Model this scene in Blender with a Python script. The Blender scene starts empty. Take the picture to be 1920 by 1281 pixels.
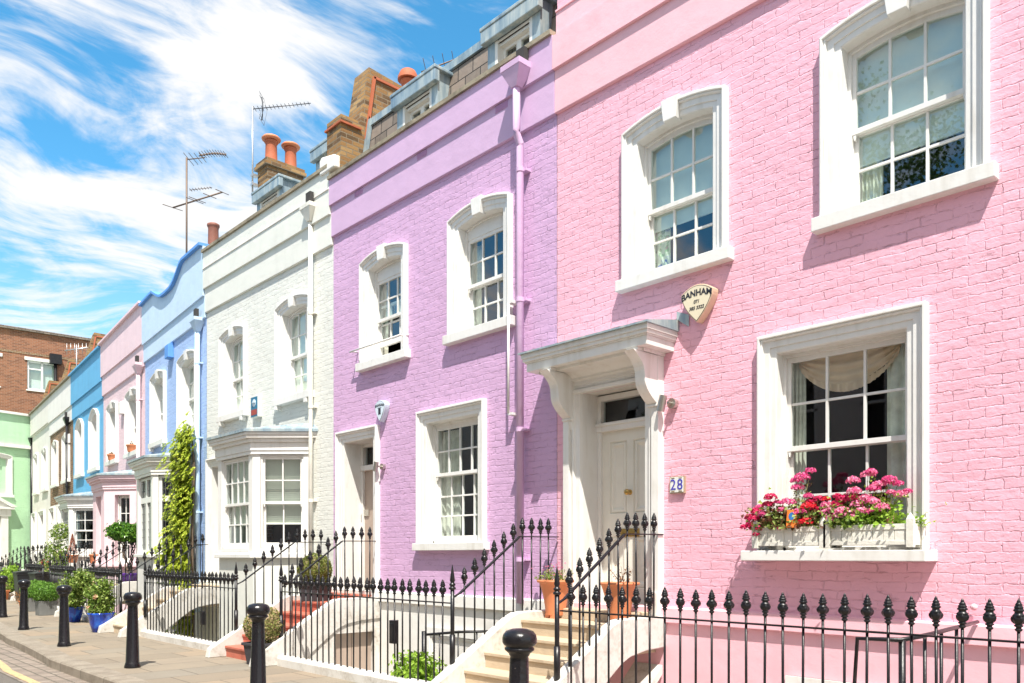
import bpy, bmesh, math, random
from mathutils import Matrix, Vector
random.seed(7)
R = math.radians
sc = bpy.context.scene
col = sc.collection
# ------------------------------------------------------------------ camera
cam = bpy.data.cameras.new('camera'); camo = bpy.data.objects.new('camera', cam); col.objects.link(camo)
camo.location = (0, -6.76, 1.47)
camo.rotation_euler = (R(90), 0, math.atan2(.729, .685))
cam.sensor_width = 36; cam.lens = 36 * 1510 / 1920
cam.shift_y = (1042 - 640.5) / 1920
cam.clip_start = .05; cam.clip_end = 3000
sc.camera = camo
# ------------------------------------------------------------------ light
SD = Vector((-1.29, 1.0, -2.86)).normalized()      # travel direction of sunlight
sun = bpy.data.lights.new('sun', 'SUN'); sun.energy = 4.4; sun.angle = R(.53); sun.color = (1, .95, .87)
so = bpy.data.objects.new('sun', sun); col.objects.link(so)
so.rotation_euler = SD.to_track_quat('-Z', 'Y').to_euler(); so.location = (10, -20, 30)
W = bpy.data.worlds.new('World'); sc.world = W; W.use_nodes = True
def world():
    nt = W.node_tree; n = nt.nodes; l = nt.links; n.clear()
    out = n.new('ShaderNodeOutputWorld'); bg = n.new('ShaderNodeBackground')
    sky = n.new('ShaderNodeTexSky'); sky.sky_type = 'NISHITA'; sky.sun_disc = False
    toS = -SD
    sky.sun_elevation = math.asin(toS.z); sky.sun_rotation = math.atan2(toS.x, toS.y)
    sky.air_density = 1.0; sky.dust_density = .3; sky.ozone_density = 2.5
    hs = n.new('ShaderNodeHueSaturation'); hs.inputs['Saturation'].default_value = 1.30; hs.inputs['Hue'].default_value = .482; hs.inputs['Value'].default_value = 1.36
    l.new(sky.outputs[0], hs.inputs['Color'])
    tc = n.new('ShaderNodeTexCoord')
    sep = n.new('ShaderNodeSeparateXYZ'); l.new(tc.outputs['Generated'], sep.inputs[0])
    def math_(op, a, b=None, clamp=False):
        m = n.new('ShaderNodeMath'); m.operation = op; m.use_clamp = clamp
        for i, v in enumerate((a, b)):
            if v is None: continue
            if isinstance(v, (int, float)): m.inputs[i].default_value = v
            else: l.new(v, m.inputs[i])
        return m.outputs[0]
    zz = math_('ADD', math_('MAXIMUM', sep.outputs[2], 0.0), .22)
    px = math_('DIVIDE', sep.outputs[0], zz); py = math_('DIVIDE', sep.outputs[1], zz)
    cmb = n.new('ShaderNodeCombineXYZ'); l.new(px, cmb.inputs[0]); l.new(py, cmb.inputs[1])
    def noise(scale, rot, sx, sy, detail, dist, rough=.55, off=(0, 0, 0)):
        m0 = n.new('ShaderNodeMapping'); m0.inputs['Rotation'].default_value = (0, 0, -rot); l.new(cmb.outputs[0], m0.inputs[0])
        mp = n.new('ShaderNodeMapping'); mp.inputs['Scale'].default_value = (sx, sy, 1); mp.inputs['Location'].default_value = off
        l.new(m0.outputs[0], mp.inputs[0])
        no = n.new('ShaderNodeTexNoise'); no.inputs['Scale'].default_value = scale; no.inputs['Detail'].default_value = detail
        no.inputs['Roughness'].default_value = rough; no.inputs['Distortion'].default_value = dist
        l.new(mp.outputs[0], no.inputs['Vector']); return no.outputs['Fac']
    wv = n.new('ShaderNodeTexNoise'); wv.inputs['Scale'].default_value = 1.1; wv.inputs['Detail'].default_value = 2; l.new(cmb.outputs[0], wv.inputs['Vector'])
    ws = n.new('ShaderNodeVectorMath'); ws.operation = 'SCALE'; ws.inputs['Scale'].default_value = .7; l.new(wv.outputs['Color'], ws.inputs[0])
    wa = n.new('ShaderNodeVectorMath'); l.new(cmb.outputs[0], wa.inputs[0]); l.new(ws.outputs[0], wa.inputs[1])
    cmb = wa
    big = noise(2.6, R(SKYROT), .9, 1.5, 6, .6, .58, off=SKYOFF)
    stre = noise(2.1, R(SKYROT), .75, 2.1, 10, .8, .62, off=(0.3, 2.2, 0))
    fine = noise(7, R(SKYROT + 14), .8, 1.8, 9, 1.0, .65)
    s = math_('ADD', math_('MULTIPLY', big, 1.0), math_('MULTIPLY', stre, .95))
    s = math_('ADD', s, math_('MULTIPLY', fine, .42))
    def blob(cx, cy, rad, amt):
        d = math_('ADD', math_('POWER', math_('SUBTRACT', px, cx), 2), math_('POWER', math_('SUBTRACT', py, cy), 2))
        return math_('MULTIPLY', math_('EXPONENT', math_('MULTIPLY', d, -1 / rad ** 2)), amt)
    for bb in BLOBS: s = math_('ADD', s, blob(*bb))
    mr = n.new('ShaderNodeMapRange'); mr.interpolation_type = 'SMOOTHSTEP'
    mr.inputs['From Min'].default_value = CMIN; mr.inputs['From Max'].default_value = CMAX
    l.new(s, mr.inputs['Value'])
    hz = n.new('ShaderNodeMapRange'); hz.inputs['From Min'].default_value = .0; hz.inputs['From Max'].default_value = .35
    hz.inputs['To Min'].default_value = .48; hz.inputs['To Max'].default_value = 0.0
    l.new(sep.outputs[2], hz.inputs['Value'])
    f = math_('MAXIMUM', mr.outputs[0], hz.outputs[0])
    f = math_('MULTIPLY', f, .96)
    mix = n.new('ShaderNodeMix'); mix.data_type = 'RGBA'
    l.new(f, mix.inputs['Factor']); l.new(hs.outputs[0], mix.inputs[6]); mix.inputs[7].default_value = (CLOUD, CLOUD * .985, CLOUD * .97, 1)
    l.new(mix.outputs[2], bg.inputs[0]); bg.inputs[1].default_value = .108
    l.new(bg.outputs[0], out.inputs[0])
SKYROT = 74; CLOUD = 5.5; CMIN = 1.11; CMAX = 1.44; SKYOFF = (3.1, 1.7, 0)
BLOBS = ((-1.05, .50, .11, .34), (-1.27, .23, .10, .14), (-1.42, .34, .07, -.14), (-1.6, .78, .10, -.10), (-1.15, .36, .06, -.20), (-.86, .44, .10, -.20), (-1.22, .62, .07, -.14), (-1.5, .6, .2, .06), (-2.2, 1.1, .6, .08), (1.3, -.6, 1.3, .45), (.3, .9, .7, .25))  # closing entries: cloud added out of view to turn the ambient light whiter
world()
sc.view_settings.view_transform = 'Standard'; sc.view_settings.look = 'None'
sc.view_settings.exposure = .86; sc.view_settings.gamma = 1
sc.cycles.max_bounces = 8; sc.cycles.transparent_max_bounces = 12
# ------------------------------------------------------------------ materials
class NT:
    def __init__(s, name):
        s.m = bpy.data.materials.new(name); s.m.use_nodes = True; s.t = s.m.node_tree; s.n = s.t.nodes; s.l = s.t.links
        s.b = s.n['Principled BSDF']; s.out = s.n['Material Output']
        s.co = s.n.new('ShaderNodeTexCoord').outputs['Object']
    def math(s, op, a, b=None, clamp=False):
        m = s.n.new('ShaderNodeMath'); m.operation = op; m.use_clamp = clamp
        for i, v in enumerate((a, b)):
            if v is None: continue
            if isinstance(v, (int, float)): m.inputs[i].default_value = v
            else: s.l.new(v, m.inputs[i])
        return m.outputs[0]
    def noise(s, scale, detail=4, vec=None, rough=.5, dist=0):
        no = s.n.new('ShaderNodeTexNoise'); no.inputs['Scale'].default_value = scale; no.inputs['Detail'].default_value = detail
        no.inputs['Roughness'].default_value = rough; no.inputs['Distortion'].default_value = dist
        s.l.new(vec if vec is not None else s.co, no.inputs['Vector']); return no
    def mapping(s, scale=(1, 1, 1), rot=(0, 0, 0), vec=None):
        mp = s.n.new('ShaderNodeMapping'); mp.inputs['Scale'].default_value = scale; mp.inputs['Rotation'].default_value = rot
        s.l.new(vec if vec is not None else s.co, mp.inputs[0]); return mp.outputs[0]
    def ramp(s, fac, stops):
        r = s.n.new('ShaderNodeValToRGB'); e = r.color_ramp.elements
        e[0].position, e[0].color = stops[0][0], (*stops[0][1], 1)
        e[1].position, e[1].color = stops[-1][0], (*stops[-1][1], 1)
        for p, c in stops[1:-1]:
            x = e.new(p); x.color = (*c, 1)
        s.l.new(fac, r.inputs[0]); return r.outputs[0]
    def mix(s, f, a, b, mode='MIX'):
        m = s.n.new('ShaderNodeMix'); m.data_type = 'RGBA'; m.blend_type = mode
        for sock, v in ((m.inputs['Factor'], f), (m.inputs[6], a), (m.inputs[7], b)):
            if isinstance(v, (int, float)): sock.default_value = v
            elif isinstance(v, tuple): sock.default_value = (*v, 1)[:4]
            else: s.l.new(v, sock)
        return m.outputs[2]
    def bump(s, h, dist, strength=1, prev=None):
        b = s.n.new('ShaderNodeBump'); b.inputs['Distance'].default_value = dist; b.inputs['Strength'].default_value = strength
        s.l.new(h, b.inputs['Height'])
        if prev is not None: s.l.new(prev, b.inputs['Normal'])
        return b.outputs[0]
    def fin(s, color=None, rough=.6, normal=None, spec=None, metal=None, coat=None):
        if color is not None:
            if isinstance(color, tuple): s.b.inputs['Base Color'].default_value = (*color, 1)
            else: s.l.new(color, s.b.inputs['Base Color'])
        if isinstance(rough, (int, float)): s.b.inputs['Roughness'].default_value = rough
        else: s.l.new(rough, s.b.inputs['Roughness'])
        if normal is not None: s.l.new(normal, s.b.inputs['Normal'])
        if spec is not None: s.b.inputs['Specular IOR Level'].default_value = spec
        if metal is not None: s.b.inputs['Metallic'].default_value = metal
        if coat is not None: s.b.inputs['Coat Weight'].default_value = coat
        return s.m
def k(c, f): return tuple(min(1, x * f) for x in c)
def wallvec(t):
    """brick pattern coordinates: (x+y, z)"""
    sp = t.n.new('ShaderNodeSeparateXYZ'); t.l.new(t.co, sp.inputs[0])
    u = t.math('ADD', sp.outputs[0], sp.outputs[1])
    c = t.n.new('ShaderNodeCombineXYZ'); t.l.new(u, c.inputs[0]); t.l.new(sp.outputs[2], c.inputs[1]); return c.outputs[0]
def bricktex(t, v, w, h, mortar, smooth, c1=(.2,) * 3, c2=(.8,) * 3, off=.5):
    b = t.n.new('ShaderNodeTexBrick'); b.inputs['Scale'].default_value = 1; b.inputs['Brick Width'].default_value = w
    b.inputs['Row Height'].default_value = h; b.inputs['Mortar Size'].default_value = mortar; b.inputs['Mortar Smooth'].default_value = smooth
    b.inputs['Color1'].default_value = (*c1, 1); b.inputs['Color2'].default_value = (*c2, 1); b.inputs['Mortar'].default_value = (.5, .5, .5, 1)
    b.offset = off; t.l.new(v, b.inputs['Vector']); return b
def warp(t, v, scale, amt):
    no = t.noise(scale, 3, v)
    sub = t.n.new('ShaderNodeVectorMath'); sub.operation = 'SUBTRACT'; t.l.new(no.outputs['Color'], sub.inputs[0]); sub.inputs[1].default_value = (.5, .5, .5)
    sc_ = t.n.new('ShaderNodeVectorMath'); sc_.operation = 'SCALE'; t.l.new(sub.outputs[0], sc_.inputs[0]); sc_.inputs['Scale'].default_value = amt
    ad = t.n.new('ShaderNodeVectorMath'); t.l.new(v, ad.inputs[0]); t.l.new(sc_.outputs[0], ad.inputs[1]); return ad.outputs[0]
def painted_brick(name, c, amt=1.0):
    t = NT(name); v0 = wallvec(t); v = warp(t, v0, 4, .05); v = warp(t, v, 22, .022)
    b = bricktex(t, v, .228, .0785, .0065, .7)
    mort = b.outputs['Fac']
    mask = t.ramp(t.noise(4.5, 4, v0, .65).outputs['Fac'], [(.40, (.0,) * 3), (.62, (1,) * 3)])
    mask2 = t.ramp(t.noise(14, 3, v0, .6).outputs['Fac'], [(.38, (.15,) * 3), (.55, (1,) * 3)])
    m1 = t.math('MULTIPLY', t.math('MULTIPLY', mort, mask), mask2)
    sh = t.n.new('ShaderNodeSeparateColor'); t.l.new(b.outputs['Color'], sh.inputs[0])
    perb = sh.outputs[0]
    fn = t.noise(30, 6, v0, .65).outputs['Fac']; lump = t.noise(8, 4, v0).outputs['Fac']
    row = t.noise(1.0, 3, t.mapping((4, 1, 1), vec=t.mapping((1, 13, 1), vec=v0)), .6).outputs['Fac']
    crack = t.ramp(t.noise(5, 5, t.mapping((.8, 4.2, 1), vec=v0), .62, 1.2).outputs['Fac'], [(.32, (1,) * 3), (.37, (0,) * 3)])
    h = t.math('MULTIPLY', perb, .55)
    h = t.math('ADD', h, t.math('MULTIPLY', fn, .5)); h = t.math('ADD', h, t.math('MULTIPLY', lump, 1.1)); h = t.math('ADD', h, t.math('MULTIPLY', row, .7))
    h = t.math('SUBTRACT', h, t.math('MULTIPLY', mort, .15)); h = t.math('SUBTRACT', h, t.math('MULTIPLY', m1, 1.15)); h = t.math('SUBTRACT', h, t.math('MULTIPLY', crack, .55))
    n1 = t.bump(h, .0078 * amt)
    cv = t.noise(1.3, 4, v0).outputs['Fac']
    cc = t.ramp(cv, [(.3, k(c, .94)), (.7, k(c, 1.03))])
    cc = t.mix(t.math('MULTIPLY', perb, .16), cc, k(c, .9))
    cc = t.mix(t.math('MULTIPLY', t.math('MAXIMUM', m1, t.math('MULTIPLY', crack, .7)), .12), cc, k(c, .74))
    return t.fin(cc, .62, n1, .35)
def stucco(name, c, rough=.65, dirt=.04, bump=.0012):
    t = NT(name)
    a = t.noise(2.0, 5).outputs['Fac']; st = t.noise(5, 5, t.mapping((1, 1, .12))).outputs['Fac']
    f = t.math('ADD', t.math('MULTIPLY', a, .5), t.math('MULTIPLY', st, .5))
    cc = t.ramp(f, [(.33, k(c, 1 - dirt * 2.2)), (.5, c), (.7, k(c, 1.03))])
    h = t.math('ADD', t.noise(60, 4).outputs['Fac'], t.math('MULTIPLY', t.noise(5, 3).outputs['Fac'], 6))
    return t.fin(cc, rough, t.bump(h, bump), .35)
def raw_brick(name, cols, mortar, rw=.225, rh=.075, stain=.3, seed=0):
    t = NT(name); v0 = wallvec(t); v = warp(t, v0, 9, .012)
    b = bricktex(t, v, rw, rh, .009, .15, (0,) * 3, (1,) * 3)
    sh = t.n.new('ShaderNodeSeparateColor'); t.l.new(b.outputs['Color'], sh.inputs[0])
    cc = t.ramp(sh.outputs[0], cols)
    cc = t.mix(t.math('MULTIPLY', t.noise(1.4, 5).outputs['Fac'], stain), cc, k(cols[0][1], .6))
    cc = t.mix(t.math('MULTIPLY', t.noise(30, 4).outputs['Fac'], .3), cc, k(cols[-1][1], 1.1))
    cc = t.mix(b.outputs['Fac'], cc, mortar)
    h = t.math('SUBTRACT', t.math('MULTIPLY', t.noise(35, 4).outputs['Fac'], .5), b.outputs['Fac'])
    return t.fin(cc, .85, t.bump(h, .008), .2)
def plain(name, c, rough=.5, metal=0, bump=0, bs=40, var=.06, vs=6, spec=None, coat=None):
    t = NT(name)
    cc = t.ramp(t.noise(vs, 5).outputs['Fac'], [(.3, k(c, 1 - var)), (.7, k(c, 1 + var))])
    nrm = t.bump(t.noise(bs, 4).outputs['Fac'], bump) if bump else None
    return t.fin(cc, rough, nrm, spec, metal, coat)
def leafmat(name, stops, rough=.5, trans=.25):
    t = NT(name); g = t.n.new('ShaderNodeNewGeometry')
    cc = t.ramp(g.outputs['Random Per Island'], stops)
    t.fin(cc, rough, None, .4)
    tr = t.n.new('ShaderNodeBsdfTranslucent'); t.l.new(cc, tr.inputs[0])
    mx = t.n.new('ShaderNodeMixShader'); mx.inputs[0].default_value = trans
    t.l.new(t.b.outputs[0], mx.inputs[1]); t.l.new(tr.outputs[0], mx.inputs[2]); t.l.new(mx.outputs[0], t.out.inputs[0])
    return t.m
def glassmat(name, tint=(.8, .86, .86), lo=.10, hi=.9, wav=.0006):
    t = NT(name); t.n.remove(t.b)
    tr = t.n.new('ShaderNodeBsdfTransparent'); tr.inputs[0].default_value = (*tint, 1)
    gl = t.n.new('ShaderNodeBsdfGlossy'); gl.inputs['Roughness'].default_value = .015; gl.inputs[0].default_value = (.95, .97, 1, 1)
    fr = t.n.new('ShaderNodeFresnel'); ge = t.n.new('ShaderNodeNewGeometry'); t.l.new(t.math('ADD', t.math('MULTIPLY', ge.outputs['Backfacing'], 1 / 1.55 - 1.55), 1.55), fr.inputs[0])
    nb = t.bump(t.noise(2.2, 1).outputs['Fac'], wav); t.l.new(nb, gl.inputs['Normal'])
    f = t.math('ADD', t.math('MULTIPLY', fr.outputs[0], hi), lo, True)
    mx = t.n.new('ShaderNodeMixShader'); t.l.new(f, mx.inputs[0]); t.l.new(tr.outputs[0], mx.inputs[1]); t.l.new(gl.outputs[0], mx.inputs[2])
    t.l.new(mx.outputs[0], t.out.inputs[0]); return t.m
M = {}
PK = (.86, .465, .57); LI = (.63, .40, .615); CR = (.745, .75, .695); BL = (.38, .53, .82); BS = (.78, .59, .63); LB = (.13, .43, .70); GN = (.44, .69, .44); WH = (.82, .80, .76)
M['pink_brick'] = painted_brick('pink painted brick', PK); M['pink_stucco'] = stucco('pink render', (.87, .51, .57), dirt=.03)
M['lilac_brick'] = painted_brick('lilac painted brick', LI); M['lilac_stucco'] = stucco('lilac render', (.61, .415, .61), dirt=.02)
M['cream_brick'] = painted_brick('cream painted brick', CR, .9); M['cream_stucco'] = stucco('cream render', (.735, .74, .68), dirt=.03)
M['blue_brick'] = painted_brick('blue painted brick', BL); M['blue_stucco'] = stucco('pale blue render', (.55, .70, .86), dirt=.03); M['blue_dark'] = stucco('blue paint', (.12, .32, .72))
M['blush_brick'] = painted_brick('blush painted brick', BS); M['blush_stucco'] = stucco('blush render', (.80, .60, .64), dirt=.03)
M['azure_brick'] = stucco('azure wall paint', LB, bump=.003); M['azure_stucco'] = stucco('azure render', (.13, .42, .68))
M['white_wall'] = stucco('offwhite render', (.72, .69, .64)); M['white_stucco'] = stucco('white render', (.78, .76, .72))
M['green_brick'] = painted_brick('green painted brick', GN, .8); M['green_stucco'] = stucco('green render', (.45, .69, .46))
M['stock_brick'] = raw_brick('yellow stock brick', [(0, (.05, .03, .02)), (.18, (.10, .06, .04)), (.26, (.24, .12, .05)), (.55, (.35, .195, .075)), (.8, (.42, .245, .10)), (1, (.46, .30, .14))], (.24, .19, .13), stain=.55)
M['brown_brick'] = raw_brick('brown brick', [(0, (.08, .05, .03)), (.4, (.21, .115, .06)), (1, (.33, .19, .095))], (.38, .32, .25))
M['red_brick'] = raw_brick('red brown brick', [(0, (.14, .06, .04)), (.4, (.25, .10, .055)), (1, (.34, .145, .08))], (.33, .22, .16), stain=.2)
def trim():
    t = NT('white gloss paint')
    a = t.noise(3, 5).outputs['Fac']; st = t.noise(14, 5, t.mapping((1, 1, .15))).outputs['Fac']
    cc = t.ramp(t.math('MULTIPLY', t.math('ADD', a, st), .5), [(.3, (.66, .635, .58)), (.48, (.775, .765, .73)), (.7, (.80, .79, .765))])
    return t.fin(cc, .38, t.bump(t.noise(18, 4).outputs['Fac'], .0015), .45)
M['white'] = trim()
M['door_white'] = plain('cream gloss door paint', (.78, .76, .68), .25, var=.03)
M['taupe'] = plain('taupe door paint', (.42, .33, .27), .4, var=.05)
M['oldwhite'] = stucco('weathered white paint', (.76, .74, .66), .55, .12, .002)
def stringer_white():
    t = NT('scuffed white masonry paint')
    f = t.noise(4, 7, None, .7).outputs['Fac']; g = t.noise(22, 5).outputs['Fac']
    s = t.math('ADD', t.math('MULTIPLY', f, .7), t.math('MULTIPLY', g, .3))
    cc = t.ramp(s, [(.3, (.26, .22, .18)), (.4, (.52, .49, .44)), (.52, (.64, .62, .58)), (1, (.70, .68, .64))])
    return t.fin(cc, .6, t.bump(f, .004), .35)
M['stringer'] = stringer_white()
M['ledge_stone'] = stucco('weathered stone coping', (.30, .26, .19), .9, .25, .004)
def lead():
    t = NT('lead sheet'); st = t.noise(7, 6, t.mapping((1, 1, .2)), .65).outputs['Fac']; b = t.noise(2.5, 5).outputs['Fac']
    cc = t.ramp(st, [(.3, (.12, .22, .33)), (.5, (.34, .44, .50)), (.68, (.62, .66, .64))])
    cc = t.mix(t.math('MULTIPLY', b, .4), cc, (.30, .30, .22))
    return t.fin(cc, .5, t.bump(b, .01), .5, .25)
M['lead'] = lead()
def slate():
    t = NT('mansard slates'); v = wallvec(t)
    b = bricktex(t, v, .32, .24, .008, .1, (0,) * 3, (1,) * 3)
    sh = t.n.new('ShaderNodeSeparateColor'); t.l.new(b.outputs['Color'], sh.inputs[0])
    cc = t.ramp(sh.outputs[0], [(0, (.12, .09, .075)), (.5, (.19, .145, .12)), (1, (.26, .20, .165))])
    cc = t.mix(t.math('MULTIPLY', t.noise(16, 6, t.mapping((1, 1, .15))).outputs['Fac'], .5), cc, (.27, .25, .21))
    cc = t.mix(b.outputs['Fac'], cc, (.02, .02, .02))
    return t.fin(cc, .7, t.bump(t.math('SUBTRACT', t.noise(8, 5).outputs['Fac'], b.outputs['Fac']), .012), .3)
M['slate'] = slate()
M['terracotta'] = plain('terracotta', (.42, .115, .05), .7, bump=.002, var=.12)
M['potclay'] = plain('orange terracotta', (.64, .225, .10), .55, bump=.001, var=.1)
M['darkclay'] = plain('brown terracotta', (.24, .09, .06), .6, var=.2)
def iron():
    t = NT('black gloss iron paint'); n1 = t.noise(60, 4).outputs['Fac']
    cc = t.ramp(t.noise(12, 5).outputs['Fac'], [(.35, (.007, .007, .009)), (.8, (.02, .018, .02))])
    return t.fin(cc, .34, t.bump(n1, .0012), .4)
M['iron'] = iron()
def boll():
    t = NT('chipped black paint'); ch = t.ramp(t.noise(26, 4, None, .7).outputs['Fac'], [(.70, (0,) * 3), (.73, (1,) * 3)])
    cc = t.mix(ch, (.009, .008, .010), (.20, .16, .13))
    return t.fin(cc, .26, t.bump(t.noise(30, 4).outputs['Fac'], .003), .45)
M['bollard'] = boll()
M['black'] = plain('matt black', (.02, .02, .022), .5)
M['glass'] = glassmat('window glass', lo=.03, hi=.75); M['glass_up'] = glassmat('upper window glass', (.86, .95, .93), lo=.08, hi=1.2)
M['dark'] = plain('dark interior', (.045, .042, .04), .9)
M['blind'] = plain('roller blind cloth', (.70, .74, .68), .8, var=.03)
M['blind2'] = plain('pale slatted blind', (.85, .85, .74), .6, var=.03)
M['curtain'] = plain('cream curtain', (.80, .78, .66), .85, var=.15, vs=12)
M['swag'] = plain('peach swag cloth', (.90, .66, .46), .85, var=.08)
def floral():
    t = NT('floral curtain'); n = t.noise(9, 3, None, .5, 1.0)
    cc = t.ramp(n.outputs['Fac'], [(.34, (.10, .16, .45)), (.42, (.75, .78, .70)), (.55, (.72, .75, .62)), (.60, (.25, .5, .25)), (.68, (.75, .25, .45)), (.8, (.8, .7, .7))])
    return t.fin(cc, .8)
M['floral'] = floral()
M['brass'] = plain('brass', (.55, .36, .12), .28, 1, var=.2)
M['steel'] = plain('brushed steel', (.55, .52, .47), .35, 1, var=.1)
M['sand'] = stucco('sandstone', (.52, .42, .30), .8, .07, .003)
M['redstep'] = stucco('red step paint', (.50, .15, .10), .6, .1, .002)
M['alu'] = plain('aluminium', (.62, .62, .62), .4, .8)
M['rust'] = plain('dull antenna metal', (.18, .13, .10), .6, .4)
M['soil'] = plain('soil', (.06, .04, .03), .95, bump=.01)
def paving():
    t = NT('york stone slabs'); sp = t.n.new('ShaderNodeSeparateXYZ'); t.l.new(t.co, sp.inputs[0])
    c = t.n.new('ShaderNodeCombineXYZ'); t.l.new(sp.outputs[1], c.inputs[0]); t.l.new(sp.outputs[0], c.inputs[1])
    b = bricktex(t, c.outputs[0], .92, .62, .006, .2, (0,) * 3, (1,) * 3, .37)
    sh = t.n.new('ShaderNodeSeparateColor'); t.l.new(b.outputs['Color'], sh.inputs[0])
    cc = t.ramp(sh.outputs[0], [(0, (.19, .155, .115)), (.35, (.25, .205, .15)), (.6, (.21, .19, .155)), (.8, (.29, .215, .145)), (1, (.235, .205, .16))])
    g = t.noise(1.6, 7, None, .65).outputs['Fac']
    cc = t.mix(t.ramp(g, [(.35, (.55,) * 3), (.6, (0,) * 3)]), cc, (.17, .145, .115))
    cc = t.mix(t.math('MULTIPLY', t.noise(45, 4).outputs['Fac'], .35), cc, (.36, .31, .24))
    cc = t.mix(t.math('MULTIPLY', b.outputs['Fac'], .8), cc, (.07, .06, .05))
    h = t.math('SUBTRACT', t.math('MULTIPLY', g, .8), b.outputs['Fac'])
    return t.fin(cc, .85, t.bump(h, .006), .3)
M['paving'] = paving()
def granite():
    t = NT('granite kerb'); v = t.noise(160, 2).outputs['Fac']; g = t.noise(3, 6, None, .65).outputs['Fac']
    cc = t.ramp(v, [(.35, (.19, .16, .12)), (.5, (.29, .25, .20)), (.7, (.38, .34, .28))])
    cc = t.mix(t.ramp(g, [(.38, (.6,) * 3), (.6, (0,) * 3)]), cc, (.16, .13, .10))
    sp = t.n.new('ShaderNodeSeparateXYZ'); t.l.new(t.co, sp.inputs[0])
    jo = t.math('LESS_THAN', t.math('FRACT', t.math('DIVIDE', sp.outputs[0], .95)), .012)
    cc = t.mix(jo, cc, (.05, .04, .035))
    return t.fin(cc, .8, t.bump(g, .01), .3)
M['granite'] = granite()
def setts():
    t = NT('granite setts'); v = warp(t, t.co, 8, .02)
    b = bricktex(t, v, .115, .16, .010, .5, (0,) * 3, (1,) * 3)
    sh = t.n.new('ShaderNodeSeparateColor'); t.l.new(b.outputs['Color'], sh.inputs[0])
    cc = t.ramp(sh.outputs[0], [(0, (.15, .12, .10)), (.5, (.22, .17, .14)), (1, (.28, .23, .19))])
    cc = t.mix(t.math('MULTIPLY', t.noise(60, 4).outputs['Fac'], .4), cc, (.42, .36, .30))
    cc = t.mix(b.outputs['Fac'], cc, (.13, .12, .09))
    h = t.math('SUBTRACT', t.math('MULTIPLY', t.noise(20, 4).outputs['Fac'], .5), b.outputs['Fac'])
    return t.fin(cc, .8, t.bump(h, .02), .3)
M['setts'] = setts()
M['asphalt'] = plain('asphalt', (.13, .115, .10), .9, bump=.006, bs=120, var=.25, vs=40)
def yellowline():
    t = NT('worn yellow road paint'); w = t.ramp(t.noise(30, 6, None, .7).outputs['Fac'], [(.42, (0,) * 3), (.54, (1,) * 3)])
    return t.fin(t.mix(w, (.30, .24, .16), (.62, .43, .20)), .8)
M['yellow'] = yellowline()
M['ground'] = plain('ground', (.16, .15, .13), .9)
M['blueglaze'] = NT('cobalt glaze')
def blueglaze():
    t = NT('cobalt blue glaze'); f = t.noise(9, 4, t.mapping((1, 1, .4)), .6, .8).outputs['Fac']
    return t.fin(t.ramp(f, [(.35, (.005, .02, .16)), (.55, (.01, .05, .42)), (.68, (.03, .16, .62))]), .12, None, .6)
M['blueglaze'] = blueglaze()
M['purple'] = plain('purple glaze', (.09, .03, .22), .2)
M['zinc'] = plain('grey fibreclay', (.16, .165, .16), .7, bump=.002, var=.12)
M['planterblack'] = plain('dark planter', (.045, .043, .05), .6, var=.1)
M['bin'] = plain('black bin plastic', (.02, .02, .022), .45)
M['cyan'] = plain('pale alarm box plastic', (.62, .72, .80), .35); M['plastic'] = plain('cream alarm plastic', (.74, .66, .48), .35, var=.02)
M['plastic_side'] = plain('aged cream plastic', (.70, .52, .36), .35, var=.03)
M['ink'] = plain('black lettering', (.02, .02, .03), .5); M['inkblue'] = plain('blue glaze lettering', (.06, .05, .42), .4)
M['tile'] = plain('ceramic tile', (.74, .76, .72), .15, var=.02); M['mosaic'] = plain('tile border', (.40, .30, .20), .6)
M['alarmblue'] = plain('blue alarm front', (.02, .16, .28), .4); M['alarmred'] = plain('red print', (.35, .06, .04), .5)
M['orange'] = plain('orange card', (.80, .20, .03), .5); M['cardblue'] = plain('blue card oval', (.03, .15, .40), .5)
M['bark'] = plain('bark', (.14, .10, .07), .9, bump=.005)
M['stem'] = plain('stem', (.20, .17, .07), .8)
M['L_box'] = leafmat('box leaves', [(0, (.06, .14, .015)), (.5, (.12, .27, .03)), (1, (.22, .40, .06))])
M['L_topi'] = leafmat('topiary leaves', [(0, (.07, .10, .015)), (.5, (.15, .19, .03)), (1, (.30, .30, .07))])
M['L_topi2'] = leafmat('flowering topiary leaves', [(0, (.13, .17, .04)), (.4, (.28, .30, .08)), (.7, (.45, .36, .17)), (1, (.55, .38, .26))])
M['L_bay'] = leafmat('bay leaves', [(0, (.03, .10, .012)), (.5, (.08, .22, .02)), (1, (.20, .38, .05))], .3)
M['L_wist'] = leafmat('yellow green climber leaves', [(0, (.20, .30, .02)), (.4, (.42, .52, .05)), (1, (.70, .74, .12))], .5, .35)
M['L_rose'] = leafmat('rose leaves', [(0, (.08, .15, .02)), (.5, (.19, .30, .05)), (1, (.38, .46, .12))], .45, .3)
M['L_ger'] = leafmat('geranium leaves', [(0, (.16, .05, .03)), (.35, (.20, .13, .05)), (.6, (.18, .25, .05)), (1, (.34, .44, .12))], .5, .3)
M['L_bright'] = leafmat('bright leaves', [(0, (.16, .32, .02)), (1, (.42, .62, .08))], .5, .35)
M['L_con'] = leafmat('dry conifer needles', [(0, (.28, .10, .06)), (1, (.52, .22, .15))])
M['L_dry'] = leafmat('dry leaves', [(0, (.20, .09, .03)), (1, (.42, .24, .10))])
M['L_tree'] = leafmat('tree leaves', [(0, (.03, .08, .015)), (1, (.10, .2, .04))])
M['F_pink'] = leafmat('pink petals', [(0, (.62, .03, .20)), (.5, (.78, .09, .30)), (1, (.88, .30, .48))], .5, .3)
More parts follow.
